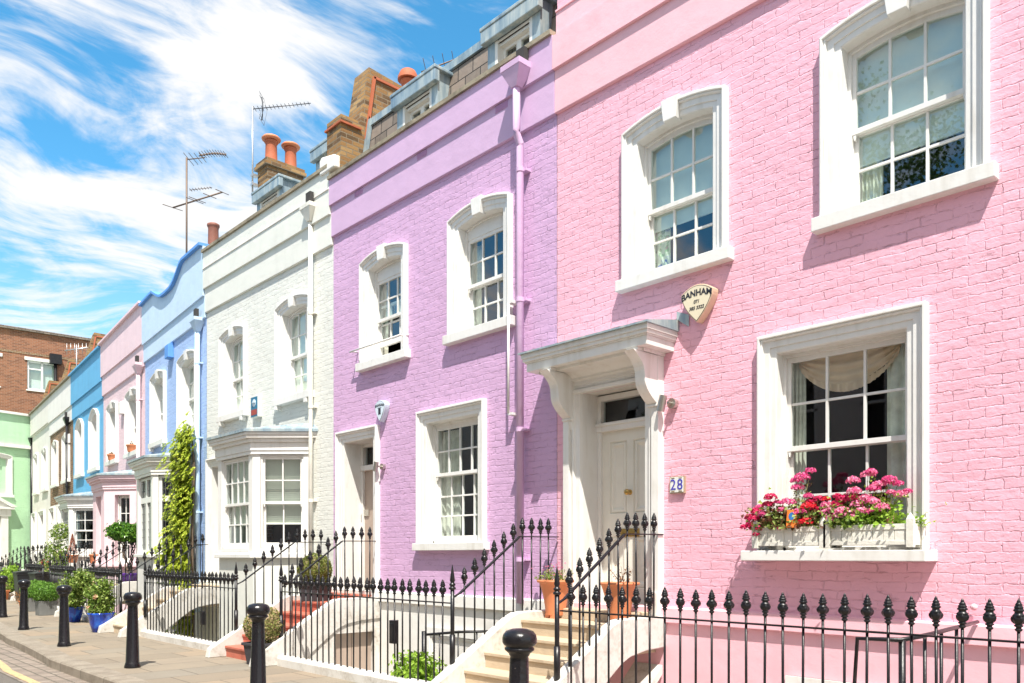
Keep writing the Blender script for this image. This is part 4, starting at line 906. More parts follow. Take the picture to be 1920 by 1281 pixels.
# ---------------- tall brick block
def block():
    bx = Vector((.067, .998, 0)).normalized(); h = thing('apartment_block', 'tall red brown brick block rising behind the green house', 'building', Vector((-48.5, -21, 0)), math.atan2(bx.y, bx.x))
    L = 30; T = 12.9; zs = [8.9, 11.6]; holes = []; ws = []
    for z in (5.6, 9.45, ):
        pass
    for z in (6.3, 9.95):
        for x in (14.2, 16.75, 19.3, 21.85, 24.4, 26.9): ws.append((x, z))
    for x, z in ws: holes.append((x, x + 1.35, z, z + 1.5))
    mb = MB(); wall_grid(mb, 0, L, -.2, T, holes); obj('wall', mb, 'red_brick', h, fixn=False)
    mb = MB(); mb.box(0, L, .3, 10, -.2, T - .02); mb.quad((L, 0, -.2), (L, .3, -.2), (L, .3, T), (L, 0, T)); obj('block_body', mb, 'red_brick', h)
    mb = MB(); mb.box(-.1, L + .1, -.15, 10, T, T + .12); obj('coping', mb, 'slate', h)
    for x, z in ws:
        mb = MB(); mb.box(x, x + 1.35, .06, .14, z, z + .09); mb.box(x, x + 1.35, .06, .14, z + 1.41, z + 1.5)
        for q in (x, x + .63, x + 1.26): mb.box(q, q + .09, .06, .14, z, z + 1.5)
        mb.box(x, x + .67, .05, .15, z + 1.05, z + 1.12); mb.box(x - .12, x + 1.47, -.06, .06, z + 1.5, z + 1.66); mb.box(x - .05, x + 1.4, -.05, .06, z - .06, z)
        w = obj('window', mb, 'white', h); g = MB(); g.quad((x, .1, z), (x + 1.35, .1, z), (x + 1.35, .1, z + 1.5), (x, .1, z + 1.5)); obj('glass', g, 'glass_up', w)
        g = MB(); g.quad((x, .27, z), (x + 1.35, .27, z), (x + 1.35, .27, z + 1.5), (x, .27, z + 1.5)); obj('net_curtain', g, 'blind', w)
    for x, z in ws:
        mb = MB(); mb.box(x - 1.2 if z > 8 else x - .3, x + 1.55, -.02, .05, z + 1.78, z + 1.9); obj('soldier_course', mb, 'brown_brick', h)
    mb = MB(); mb.tube([(L - 4.35, -.12, 2), (L - 4.35, -.12, 11.4)], .08, 8); mb.box(L - 4.62, L - 4.08, -.3, 0, 11.4, 11.9); obj('drainpipe', mb, 'iron', h)
block()
# ---------------- opposite side of the street (seen reflected in the panes)
def opposite():
    for i, (x, m) in enumerate(((-46, 'cream_stucco'), (-38, 'white_wall'), (-30, 'white_stucco'), (-22, 'cream_stucco'), (-14, 'white_wall'), (-6, 'white_stucco'), (2, 'brown_brick'))):
        h = thing('terraced_house', ['cream house over the road beyond the end of the terrace', 'greyish house over the road opposite the brown brick one', 'white house over the road opposite the blush and azure ones', 'cream house over the road opposite the blue one', 'offwhite house over the road opposite the cream one', 'white house over the road opposite the lilac one', 'brown brick house over the road opposite the nearest pink one'][i], 'house', (x + 8, -12.2, 0), math.pi, 'houses across the road')
        holes = []
        for zz in (1.2, 4.2):
            for xx in (1.2, 3.4, 5.6): holes.append((xx, xx + 1.1, zz, zz + 1.8))
        mb = MB(); wall_grid(mb, 0, 8, -.1, 7.6, holes); obj('wall', mb, m, h, fixn=False)
        mb = MB(); mb.box(0, 8, .2, 8, -.1, 7.6); obj('house_body', mb, 'dark', h)
        mb = MB(); mb.box(0, 8, -.12, 8, 7.6, 7.9); obj('parapet', mb, m, h)
        mb = MB()
        for a, b, c, d in holes: mb.box(a, a + .08, -.02, .1, c, d); mb.box(b - .08, b, -.02, .1, c, d); mb.box(a, b, -.02, .1, (c + d) / 2 - .03, (c + d) / 2 + .03); mb.box(a, b, -.02, .1, d - .08, d); mb.box((a + b) / 2 - .02, (a + b) / 2 + .02, 0, .1, c, d)
        obj('window_frames', mb, 'white', h)
    for (x, y, hh, lab) in ((-7.2, -11.4, 9.6, 'tall street tree over the road reflected in the upper panes'), (1.5, -11.2, 5.0, 'low street tree over the road by the nearest white house'), (-13, -11.3, 5.2, 'low street tree over the road opposite the cream house')):
        t = thing('street_tree', lab, 'tree', (x, y, 0), 0, 'trees across the road')
        mb = MB(); mb.tube([(0, 0, -.1), (.05, .05, hh * .4), (0, .1, hh * .7), (.1, 0, hh)], [.16, .13, .08, .03], 8)
        for q in range(7):
            a = q * 2.4; mb.tube([(0, .05, hh * .55 + q * .2), (math.cos(a) * .7, math.sin(a) * .7, hh * .75 + q * .2), (math.cos(a) * 1.2, math.sin(a) * 1.2, hh * .9 + q * .15)], [.06, .04, .015], 6)
        obj('trunk', mb, 'bark', t)
        mb = MB()
        for q in range(2600):
            c = random.choice(range(14)); rc = random.Random(c + int(x * 10)); cc = Vector((rc.gauss(0, .75), rc.gauss(0, .75), hh + rc.gauss(0, .7)))
            p = cc + Vector((random.gauss(0, .32), random.gauss(0, .32), random.gauss(0, .28))); mb.leaf(p, Vector((random.gauss(0, 1), random.gauss(0, 1), random.gauss(.5, 1))), random.uniform(.07, .13), .7)
        obj('crown', mb, 'L_tree', t, fixn=False)
opposite()
# ------------------------------------------------------------------ railings
def finial_mb():
    prof = [(.009, -.014), (.014, -.010), (.019, -.005), (.020, .001), (.014, .006), (.015, .012), (.023, .015), (.024, .021), (.017, .026), (.022, .031), (.030, .040), (.034, .052), (.034, .062), (.029, .070), (.031, .074), (.026, .082), (.021, .088), (.021, .096), (.027, .100), (.026, .106), (.020, .112), (.023, .117), (.021, .123), (.016, .129), (.018, .134), (.014, .142), (.010, .147), (.011, .151), (.006, .160), (.0008, .168)]
    mb = MB(); mb.lathe(prof, seg=18, mod=lambda a, j, z: 1 + (.17 * math.cos(6 * a + (3.14 if z > .072 else 0)) if (.028 < z < .078 or .098 < z < .138) else 0)); return mb
FIN = mesh(finial_mb(), 'finial', 'iron')
def _spear():
    mb = MB(); mb.lathe([(.022, -.05), (.036, -.04), (.038, -.028), (.024, -.018), (.024, -.008), (.034, 0), (.030, .012), (.021, .02), (.020, .03), (.027, .045), (.022, .09), (.012, .15), (.004, .20), (.0008, .21)], seg=12); return mb
SPEAR = mesh(_spear(), 'spear_finial', 'iron')
_bars = {}
def barmesh(hh, r=.0095):
    key = (round(hh, 2), r)
    if key not in _bars:
        mb = MB(); mb.tube([(0, 0, 0), (0, 0, key[0])], r, 8); _bars[key] = mesh(mb, 'baluster', 'iron')
    return _bars[key]
def baluster(parent, p, hh, fin=True, r=.0095):
    b = obj('baluster', barmesh(hh, r), None, parent, loc=p); b.rotation_euler = (random.gauss(0, .004), random.gauss(0, .004), random.random())
    if fin: f = obj('finial', FIN, None, b, loc=(0, 0, hh)); f.scale = (1, 1, random.uniform(.97, 1.04))
def post(parent, p, zt, r=.022, base=None):
    mb = MB(); mb.tube([(0, 0, 0), (0, 0, zt - p[2] - .2)], r, 10); mb.tube([(0, 0, 0), (0, 0, .32)], r * 1.35, 10)
    o = obj('post', mb, 'iron', parent, loc=p); obj('spear_finial', SPEAR, None, o, loc=(0, 0, zt - p[2] - .2))
def front_railing(label, o, rz, xa, xb, posts=(), first=None, sp=.142, y=-1.58, group='front area railings', gap=()):
    """bars along local x from xa to xb"""
    t = thing('railing', label, 'railing', o, rz, group)
    mb = MB(); mb.box(xa - .02, xb + .02, y - .017, y + .017, .978, .990); obj('rail', mb, 'iron', t)
    x = first if first is not None else xa + .11
    while x < xb - .05:
        baluster(t, (x, y, .11), .945); x += sp * random.uniform(.985, 1.015)
    for px, zt in posts: post(t, (px, y, .1), zt)
    return t
def stair_railing(label, o, rz, x, postz=1.37, side='left', yend=-.02, group='stair railings', short=False):
    t = thing('railing', label, 'railing', o, rz, group)
    bend = -.62; zr = 1.685; y0 = -1.58; z0 = 1.04
    mb = MB()
    def seg(a, b, w=.017, th=.007):
        d = (Vector(b) - Vector(a)).normalized(); n = Vector((0, -d.z, d.y)) * th; s = Vector((w, 0, 0)); A = Vector(a); Bb = Vector(b)
        mb.add([A - s - n, A + s - n, A + s + n, A - s + n, Bb - s - n, Bb + s - n, Bb + s + n, Bb - s + n], [(0, 1, 2, 3), (4, 5, 6, 7), (0, 1, 5, 4), (1, 2, 6, 5), (2, 3, 7, 6), (3, 0, 4, 7)])
    n = 5
    seg((x, y0, z0), (x, y0 + .10, z0 + .045), .012); seg((x, y0 + .10, z0 + .045), (x, bend - .02, zr - .012)); seg((x, bend - .02, zr - .006), (x, yend, zr), .012, .006)
    obj('rail', mb, 'iron', t)
    y = -.17 if not short else yend - .1
    while y > y0 + .08:
        zb = stop_z(y) - .01; zt = zr if y > bend else zr + (z0 - zr) * (bend - y) / (bend - y0)
        baluster(t, (x, y, zb), round(zt + .045 - zb, 2)); y -= .139
    post(t, (x, y0, stop_z(y0) - .03), postz)
    return t
O1 = (0, 0, 0)
front_railing('long black area railing in front of the nearest pink house', O1, 0, -4.86, -.3, first=-4.76)
front_railing('black area railing below the square ground floor window of the lilac house', O1, 0, -10.05, -6.45, first=-9.96, posts=())
front_railing('black area railing in front of the bay of the cream house', O1, 0, -15.26, -11.47, first=-15.15)
stair_railing('right stair railing of the steps with two terracotta pots', O1, 0, -4.93)
stair_railing('left stair railing of the steps with two terracotta pots', O1, 0, -6.40)
stair_railing('stair railing right of the red steps of the lilac house', O1, 0, -10.07)
stair_railing('stair railing left of the red steps of the lilac house', O1, 0, -11.47)
stair_railing('stair railing right of the sandstone steps of the cream house', O1, 0, -15.28, yend=-.42, short=True)
stair_railing('stair railing left of the sandstone steps of the cream house', O2, A2, -.22)
names = ['blue house', 'blush pink house', 'azure house', 'brown brick house', 'far offwhite house']
for i in range(5):
    o = f2(-4.95 * (i + 1)); nm = names[i]
    stair_railing('stair railing right of the steps of the ' + nm, o, A2, 1.22)
    if i > 0: stair_railing('stair railing left of the steps of the ' + nm, o, A2, -.11)
    else: stair_railing('stair railing left of the steps of the blue house', o, A2, -.11)
    front_railing('black area railing in front of the ' + nm, o, A2, 1.24, 4.76, sp=.15 if i < 3 else .17)
go = G0; t = front_railing('black railing in front of the mint green house', G0, math.atan2(GX.y, GX.x), GL - 6, GL - .4, sp=.19, y=-1.6, group='front area railings')
# handrails down to the basements
def handrail(label, pts, uprights, top=None):
    t = thing('handrail', label, 'handrail', pts[0]); o = Vector(pts[0])
    mb = MB(); mb.tube([Vector(p) - o for p in pts], .016, 6); obj('rail', mb, 'iron', t)
    for x, y, za, zb, r in uprights:
        mb = MB(); mb.tube([Vector((x, y, za)) - o, Vector((x, y, zb)) - o], r, 8); obj('upright', mb, 'iron', t)
handrail('black handrail to the basement of the nearest pink house', [(-2.72, -1.42, .35), (-2.35, -1.42, .60), (-2.33, -1.42, .92), (-2.05, -1.42, .93), (-1.98, -1.2, .95), (-2.02, -.05, .97)],
         [(-2.05, -1.40, -.3, .93, .022), (-2.02, -1.1, -.4, .95, .012), (-2.02, -.8, -.4, .955, .012), (-2.02, -.5, -.4, .96, .012), (-2.42, -1.42, -.5, .57, .02)])
handrail('black handrail to the basement of the lilac house', [(-8.75, -1.15, -1.2), (-7.55, -1.15, .26), (-7.45, -1.15, .36), (-7.44, -1.15, .56), (-7.1, -.9, .60), (-6.62, -.5, .62)],
         [(-7.45, -1.15, -.4, .60, .028)] + [(-7.3 + .17 * q, -1.04 + .135 * q, -.5, .58 + .01 * q, .009) for q in range(5)] + [(-7.62 - .16 * q, -1.15, -1.5, .2 - .195 * q, .009) for q in range(6)])
t = thing('gate_latch', 'small black latch box on the railing of the lilac house', 'latch', (-7.45, -1.57, .62)); mb = MB(); mb.box(-.05, .05, -.03, .03, -.13, .13); mb.box(-.03, .03, -.04, .0, -.1, .1); o = obj('latch_case', mb, 'iron', t, bevel=.006); mb = MB(); mb.tube([(0, .05, -.5), (0, .05, .13)], .012, 6); obj('latch_rod', mb, 'iron', t)
t = thing('gate_latch', 'small black latch box on the railing of the cream house', 'latch', (-12.7, -1.57, .48)); mb = MB(); mb.box(-.05, .05, -.03, .03, -.11, .11); mb.box(-.03, .03, -.04, .0, -.08, .08); o = obj('latch_case', mb, 'iron', t, bevel=.006)
# ------------------------------------------------------------------ bollards
def bollard():
    prof = [(.100, 0), (.102, .02), (.094, .045), (.086, .07), (.084, .075), (.062, .80), (.060, .815), (.068, .822), (.068, .83), (.085, .845), (.097, .855), (.098, .866), (.090, .874), (.088, .88), (.104, .888), (.113, .905), (.114, .93), (.108, .955), (.09, .978), (.05, .992), (.001, .996)]
    mb = MB(); mb.lathe(prof, seg=32, mod=lambda a, j, z: 1 - (.035 * abs(math.sin(4 * a)) if .07 < z < .81 else 0)); return mesh(mb, 'bollard', 'bollard')
BM = bollard()
for p, lab in (((-3.81, -3.13), 'nearest black bollard in front of the sandstone steps, cut off by the frame'), ((-7.62, -3.09), 'second nearest black bollard, in front of the red steps'), ((-11.12, -3.15), 'black bollard whose whole foot shows on the paving before the cream house'),
               ((-14.49, -3.11), 'black bollard standing left of the blue glazed pots'), ((-18.27, -2.88), 'black bollard in front of the grey planters of box'), ((-22.24, -2.47), 'farthest black bollard cut by the left edge')):
    o = bpy.data.objects.new('bollard', BM); col.objects.link(o); o.location = (*p, 0); o.rotation_euler = (random.gauss(0, .006), random.gauss(0, .006), random.random() * 3); tag(o, lab, 'bollard', 'black cast iron bollards along the kerb')
# ------------------------------------------------------------------ plants and pots
def rnd_dir():
    while True:
        v = Vector((random.uniform(-1, 1), random.uniform(-1, 1), random.uniform(-1, 1)))
        if .05 < v.length < 1: return v.normalized()
def ball(mb, c, r, n, size, squash=1.0, jit=.06, ratio=.6):
    ph = [random.random() * 6 for _ in range(3)]
    for _ in range(n):
        d = rnd_dir(); rr = r * (1 + .05 * math.sin(d.x * 5 + ph[0]) * math.cos(d.y * 6 + ph[1]) + random.gauss(0, jit)) * (1 if random.random() < .75 else random.uniform(.75, 1))
        p = Vector(c) + Vector((d.x * rr, d.y * rr, d.z * rr * squash)); mb.leaf(p, d + rnd_dir() * .9, size * random.uniform(.7, 1.3), ratio)
def core(c, r, squash=1.0, seed=0):
    mb = MB(); prof = [(max(.001, r * math.sin(a)), -r * squash * math.cos(a)) for a in [math.pi * i / 10 for i in range(11)]]; mb.lathe(prof, *c, seg=14); return mb
def round_pot(parent, r, hgt, mat, soil='soil', rb=.7, thick=.02, rim=True, prof=None, name='pot'):
    pr = prof or [(r * rb, 0), (r * (rb + .04), .01), (r * .93, hgt * .80), (r * .95, hgt * .82), (r * 1.06, hgt * .83), (r * 1.08, hgt * .97), (r * 1.04, hgt), (r * .93, hgt), (r * .90, hgt * .9)]
    mb = MB(); mb.lathe(pr, seg=28); p = obj(name, mb, mat, parent)
    mb = MB(); mb.lathe([(.001, hgt * .90), (pr[-1][0], hgt * .90)], seg=20, cap=False); obj('soil', mb, soil, parent); return p
# terracotta pots on the landing of the pink house
def urn(label, loc, r, hh, kind):
    t = thing('flowerpot', label, 'flowerpot', loc, 0, 'terracotta pots on the top step')
    prof = [(r * .58, .035), (r * .60, .05), (r * .64, hh * .3), (r * .78, hh * .65), (r * .95, hh * .88), (r * 1.0, hh * .93), (r * 1.12, hh * .94), (r * 1.13, hh * .99), (r * 1.08, hh), (r * .93, hh), (r * .9, hh * .93)]
    round_pot(t, r, hh, 'potclay', prof=prof)
    mb = MB()
    for i in range(4): a = i * math.pi / 2 + .5; mb.box(r * .42 * math.cos(a) - .03, r * .42 * math.cos(a) + .03, r * .42 * math.sin(a) - .03, r * .42 * math.sin(a) + .03, 0, .05)
    obj('foot', mb, 'potclay', t)
    mb = MB(); st = MB()
    for i in range(28 if kind == 'green' else 9):
        d = Vector((random.gauss(0, .5), random.gauss(0, .5), 1)).normalized(); L = random.uniform(.08, .2) if kind == 'green' else random.uniform(.14, .26); b = Vector((random.gauss(0, r * .35), random.gauss(0, r * .35), hh * .92))
        st.tube([b, b + d * L * .6, b + d * L], [.004, .003, .0015], 4)
        for q in range(16 if kind == 'green' else 9): mb.leaf(b + d * L * random.uniform(.3, 1) + rnd_dir() * .025, rnd_dir(), random.uniform(.015, .03), .6)
    obj('stems', st, 'stem' if kind == 'green' else 'bark', t); obj('foliage', mb, 'L_rose' if kind == 'green' else 'L_dry', t, fixn=False)
    if kind == 'green':
        mb = MB()
        for i in range(26): ball(mb, (random.gauss(0, r * .5), random.gauss(0, r * .5), hh + random.uniform(.06, .2)), .008, 5, .014)
        obj('blossom', mb, 'F_pale', t, fixn=False)
urn('terracotta pot of small green seedlings left of the cream front door', (-6.17, -.30, .78), .185, .42, 'green')
urn('terracotta pot with a withered brown plant right of the cream front door', (-5.22, -.36, .78), .185, .42, 'dry')
def topiary(label, loc, r, pw, ph, leaf, pot='planterblack', mat2=None):
    t = thing('topiary', label, 'topiary plant', loc, .3, 'clipped ball topiaries on the red steps')
    mb = MB(); mb.frus(0, 0, 0, ph, pw * .42, pw * .42, pw * .52, pw * .52); mb.box(-pw * .56, pw * .56, -pw * .56, pw * .56, ph - .04, ph); obj('planter', mb, pot, t, bevel=.006)
    mb = core((0, 0, ph + r * .82), r * .86); obj('inner_twigs', mb, 'stem', t)
    mb = MB(); ball(mb, (0, 0, ph + r * .82), r, 3800, .032, jit=.03); obj('foliage', mb, leaf, t, fixn=False)
topiary('clipped olive green box ball in a dark planter on the landing of the lilac house', (-10.98, -.55, .78), .245, .36, .27, 'L_topi')
topiary('clipped flowering ball in a dark planter beside the lowest red step', (-10.28, -1.72, .0), .26, .38, .30, 'L_topi2')
# grey box planters
for p, lab, w in (((-22.40, -1.52, 0), 'front grey square planter with a round green box bush', .40), ((-24.2, -1.35, 0), 'rear grey square planter with a round green box bush', .38)):
    t = thing('box_plant', lab, 'potted shrub', p, A2 + .1, 'box bushes in grey planters'); mb = MB(); s = w / 2
    mb.frus(0, 0, 0, .36, s * .95, s * .95, s, s); obj('planter', mb, 'zinc', t, bevel=.006)
    mb = MB(); mb.box(-s * .9, s * .9, -s * .9, s * .9, .33, .365); obj('soil', mb, 'soil', t)
    obj('inner_twigs', core((0, 0, .56), .25, .75), 'L_box', t)
    mb = MB(); ball(mb, (0, 0, .56), .31, 3600, .04, .78, .07); obj('foliage', mb, 'L_box', t, fixn=False)
# blue pots with roses
def rose(label, loc, r, hh, bushes, nflow):
    t = thing('potted_rose', label, 'potted rose', loc, 0, 'rose bushes in blue glazed pots')
    prof = [(r * .62, 0), (r * .66, .01), (r * .86, hh * .45), (r * 1.0, hh * .88), (r * 1.05, hh * .93), (r * 1.06, hh * .99), (r * 1.0, hh), (r * .93, hh), (r * .9, hh * .9)]
    round_pot(t, r, hh, 'blueglaze', prof=prof)
    st = MB(); mb = MB(); tips = []
    for (cx, cy, cz, cr) in bushes:
        for q in range(12):
            b = Vector((random.gauss(0, r * .35), random.gauss(0, r * .35), hh * .9)); e = Vector((cx, cy, cz)) + rnd_dir() * cr * random.uniform(.5, 1.1); m = (b + e) / 2 + Vector((0, 0, .08)) + rnd_dir() * .05
            pts = [b, (b + m) / 2 + rnd_dir() * .02, m, (m + e) / 2 + Vector((0, 0, .03)), e]; st.tube(pts, [.006, .005, .004, .003, .002], 5); tips.append(e)
            for i in range(1, len(pts)):
                for _ in range(12 + 7 * i):
                    p = pts[i - 1].lerp(pts[i], random.random()) + rnd_dir() * random.uniform(.02, .11)
                    mb.leaf(p, Vector((0, 0, .7)) + rnd_dir(), random.uniform(.045, .08), .66)
    for _ in range(60):
        a = random.random() * 6.3; mb.leaf((r * .9 * math.cos(a), r * .9 * math.sin(a), hh + random.uniform(-.03, .1)), rnd_dir(), .04, .5)
    obj('stems', st, 'stem', t); obj('foliage', mb, 'L_rose', t, fixn=False)
    mb = MB()
    for _ in range(nflow):
        c = random.choice(tips) + Vector((-.02, -.05, .01)); rr = random.uniform(.035, .05)
        for q in range(36): d = rnd_dir(); mb.leaf(c + d * rr * random.uniform(.4, 1), d + rnd_dir() * .3, rr * 1.1, .85)
    obj('rose_blossom', mb, 'F_peach', t, fixn=False)
rose('peach rose bush in the nearer cobalt blue glazed pot', (-16.74, -1.90, 0), .235, .37, [(-.25, .0, .75, .26), (.02, 0, .85, .20), (-.1, .05, .55, .25)], 7)
rose('sprawling rose bush in the farther cobalt blue glazed pot', (-19.69, -1.62, 0), .21, .34, [(.1, -.05, .8, .3), (.55, .1, .95, .28), (.35, 0, .6, .28), (.9, 0, 1.0, .22)], 4)
# bay tree on the blue landing
t = thing('bay_tree', 'two headed bay tree trained on twisted stems beside the leaded bay', 'potted tree', f2(-4.02, -.60, .78), A2, None)
mb = MB(); mb.lathe([(.17, 0), (.18, .01), (.225, .22), (.24, .26), (.23, .27), (.21, .27), (.2, .24)], seg=24); obj('planter', mb, 'purple', t)
mb = MB(); mb.lathe([(.001, .25), (.205, .25)], seg=16, cap=False); obj('soil', mb, 'soil', t)
heads = [(-.27, -.10, 1.27), (.24, .10, 1.22)]
mb = MB()
for s_, hd in zip((-1, 1), heads):
    for ph in (0, 2.1, 4.2):
        pts = [Vector((s_ * .05 + (hd[0] - s_ * .05) * u + .035 * math.sin(u * 16 + ph), hd[1] * u + .035 * math.cos(u * 16 + ph), .24 + .92 * u)) for u in [i / 22 for i in range(23)]]
        if ph < 3 or s_ > 0: mb.tube(pts, [.016 - .004 * i / 22 for i in range(23)], 6)
obj('trunk', mb, 'bark', t)
mb = MB()
for hd in heads: ball(mb, hd, .27, 1900, .085, .72, .14, .5); ball(mb, hd, .18, 500, .065, .7, .1, .45)
obj('crown', mb, 'L_bay', t, fixn=False)
# climber on the blue house
t = thing('climbing_plant', 'yellow green climber hanging from top to basement beside the blue drainpipe', 'climbing plant', (-16.78, -.25, -.3), 0)
mb = MB(); path = [(-16.62, -.16, -.4), (-16.66, -.18, .8), (-16.60, -.20, 1.8), (-16.66, -.17, 2.6), (-16.62, -.15, 3.3), (-16.75, -.15, 3.9)]
o = Vector(t.location)
for k_ in range(3): mb.tube([Vector(p) - o + Vector((.03 * math.sin(i * 2 + k_ * 2), .02 * math.cos(i * 2 + k_ * 2), 0)) for i, p in enumerate(path)], [.022, .02, .018, .015, .012, .008], 6)
obj('stem', mb, 'bark', t)
mb = MB(); blobs = [(-17.0, -.20, 3.98, .34, .12), (-17.05, -.22, 3.72, .36, .2), (-17.02, -.24, 3.4, .35, .22), (-16.96, -.25, 3.05, .30, .2), (-16.90, -.26, 2.75, .27, .2), (-16.88, -.28, 2.45, .26, .2), (-16.86, -.30, 2.15, .28, .2), (-16.90, -.36, 1.85, .32, .22), (-17.0, -.40, 1.6, .36, .24), (-17.10, -.48, 1.42, .24, .2),
        (-16.82, -.34, 1.45, .28, .2), (-16.80, -.32, 1.15, .27, .2), (-16.78, -.30, .85, .25, .2), (-16.78, -.28, .5, .24, .2), (-16.78, -.28, .15, .22, .2), (-16.8, -.28, -.3, .22, .2)]
for cx, cy, cz, rx, ry in blobs:
    for q in range(95):   # hanging leaf sprays
        b = Vector((cx + .13 + random.gauss(0, rx * .56), cy - abs(random.gauss(0, ry * .7)) + .05, cz + random.gauss(0, .16))) - o; L = random.uniform(.10, .22); dr = Vector((random.gauss(0, .5), -.5 + random.gauss(0, .3), -.9)).normalized()
        for s_ in range(8):
            p = b + dr * L * s_ / 8
            for sd in (-1, 1):
                sdv = Vector((sd * .8, -.3, -.45)) + rnd_dir() * .25; c = p + sdv.normalized() * .036
                n = Vector((0, -.8, .6)) + rnd_dir() * .45; u = sdv.normalized(); n.normalize(); w = n.cross(u).normalized() * .019
                mb.add([c - u * .042, c - w, c + u * .044, c + w], [(0, 1, 2, 3)])
obj('foliage', mb, 'L_wist', t, fixn=False)
# small potted things further along
def small_pot(label, loc, r, hh, leaf, lr, n, mat='potclay', shape='ball', flow=None, grp='small terracotta pots'):
    t = thing('flowerpot', label, 'flowerpot', loc, 0, grp); round_pot(t, r, hh, mat)
    mb = MB()
    if shape == 'cone':
        for _ in range(n):
            u = random.random() ** .8; a = random.random() * 6.3; rr = lr * (1 - u) * random.uniform(.5, 1) + .01; p = Vector((rr * math.cos(a), rr * math.sin(a), hh + .02 + u * lr * 4)); mb.leaf(p, rnd_dir(), .05, .3, droop=-2)
    else: ball(mb, (0, 0, hh + lr * .6), lr, n, .045, .9, .25)
    obj('foliage', mb, leaf, t, fixn=False)
    if flow:
        mb = MB()
        for _ in range(14): d = rnd_dir(); ball(mb, (d.x * lr * .8, d.y * lr * .8, hh + lr * .7 + abs(d.z) * lr * .4), .03, 10, .03)
        obj('blossom', mb, flow, t, fixn=False)
small_pot('small terracotta pot with a dry reddish conifer on the bay of the blush house', f2(-10.72, -.70, 1.25), .16, .25, 'L_con', .15, 900, shape='cone', grp=None)
small_pot('small terracotta pot in front of the tall window of the blush house', f2(-7.72 + .35, -.70, 1.25), .15, .26, 'L_dry', .05, 60, grp=None)
small_pot('terracotta pot on the left upper sill of the blush house', f2(-9.9 + 1.35, -.05, 4.22), .12, .17, 'L_dry', .04, 30, grp='terracotta pots on upper sills')
small_pot('terracotta pot on the right upper sill of the blush house', f2(-9.9 + 3.72, -.05, 4.22), .13, .19, 'L_dry', .04, 30, grp='terracotta pots on upper sills')
small_pot('small orange pot with brown leaves hidden left of the grey planters', (-25.95, -1.25, 0), .13, .2, 'L_dry', .2, 300, grp='pots on the paving far along')
small_pot('terracotta pot of pink flowers near the left edge of the pavement', (-31.2, -.75, 0), .2, .32, 'L_rose', .22, 500, flow='F_pale', grp='pots on the paving far along')
def shrub(label, loc, blobs, leaf, n, size, flow=None):
    t = thing('shrub', label, 'shrub', loc, 0, 'shrubs behind the railings'); mb = MB()
    for c in blobs: ball(mb, c[:3], c[3], n, size, 1, .22)
    obj('foliage', mb, leaf, t, fixn=False)
    mb = MB()
    for c in blobs: mb.tube([(c[0] * .2, c[1] * .2, -.1), (c[0] * .7, c[1] * .7, c[2] * .6), c[:3]], [.015, .01, .005], 5)
    obj('stem', mb, 'bark', t)
    if flow:
        mb = MB()
        for _ in range(16): c = random.choice(blobs); d = rnd_dir(); ball(mb, tuple(Vector(c[:3]) + d * c[3]), .04, 10, .045)
        obj('blossom', mb, flow, t, fixn=False)
shrub('bright green shrub in the basement area of the lilac house', (-7.42, -1.18, -.38), [(0, 0, .35, .28), (.3, -.1, .25, .24), (-.25, .1, .3, .22), (.1, -.2, .55, .2)], 'L_bright', 800, .06)
shrub('tall green shrub beside the bay of the azure house', f2(-11.6, -1.0, 0), [(0, 0, 1.6, .3), (.1, .1, 2.2, .25), (-.1, 0, 1.0, .35)], 'L_rose', 500, .08)
shrub('leafy shrub with pink pot at the far left pavement', (-31.6, -.55, .3), [(0, 0, .3, .3), (.2, .1, .6, .22)], 'L_bright', 500, .07)
shrub('shrub with red flowers above the far black bins', f2(-13.9, -.9, .6), [(0, 0, .5, .28), (-.5, 0, .45, .22)], 'L_rose', 350, .07, 'F_red')
shrub('shrub with red flowers in the far window box', f2(-12.35, -.8, .9), [(0, 0, .5, .2), (.3, 0, .45, .2)], 'L_rose', 300, .06, 'F_red')
for p, lab, rz in (((-28.95, -.55, 0), 'black wheeled bin with a blue tag behind the box planters', .1), ((-26.84, -.55, 0), 'black wheeled bin nearest the rose bushes', .2), ((-32.2, -.45, 0), 'black wheeled bin farthest to the left', .4)):
    t = thing('wheelie_bin', lab, 'bin', p, A2 + rz, 'black bins outside the railings'); mb = MB(); mb.frus(0, 0, .06, .92, .22, .24, .27, .30); mb.box(-.28, .28, -.31, .31, .86, .92); obj('bin_body', mb, 'bin', t, bevel=.015)
    mb = MB(); mb.prism([(-.33, .92), (.33, .92), (.33, .95), (0, 1.0), (-.33, .96)], 'x', -.29, .29); obj('lid', mb, 'bin', t, bevel=.01)
    for s_ in (-1, 1): mb = MB(); mb.M = Matrix.Translation((s_ * .24, .22, .1)) @ Matrix.Rotation(R(90), 4, 'Y'); mb.lathe([(.1, -.025), (.1, .025)], seg=16); obj('wheel', mb, 'black', t)
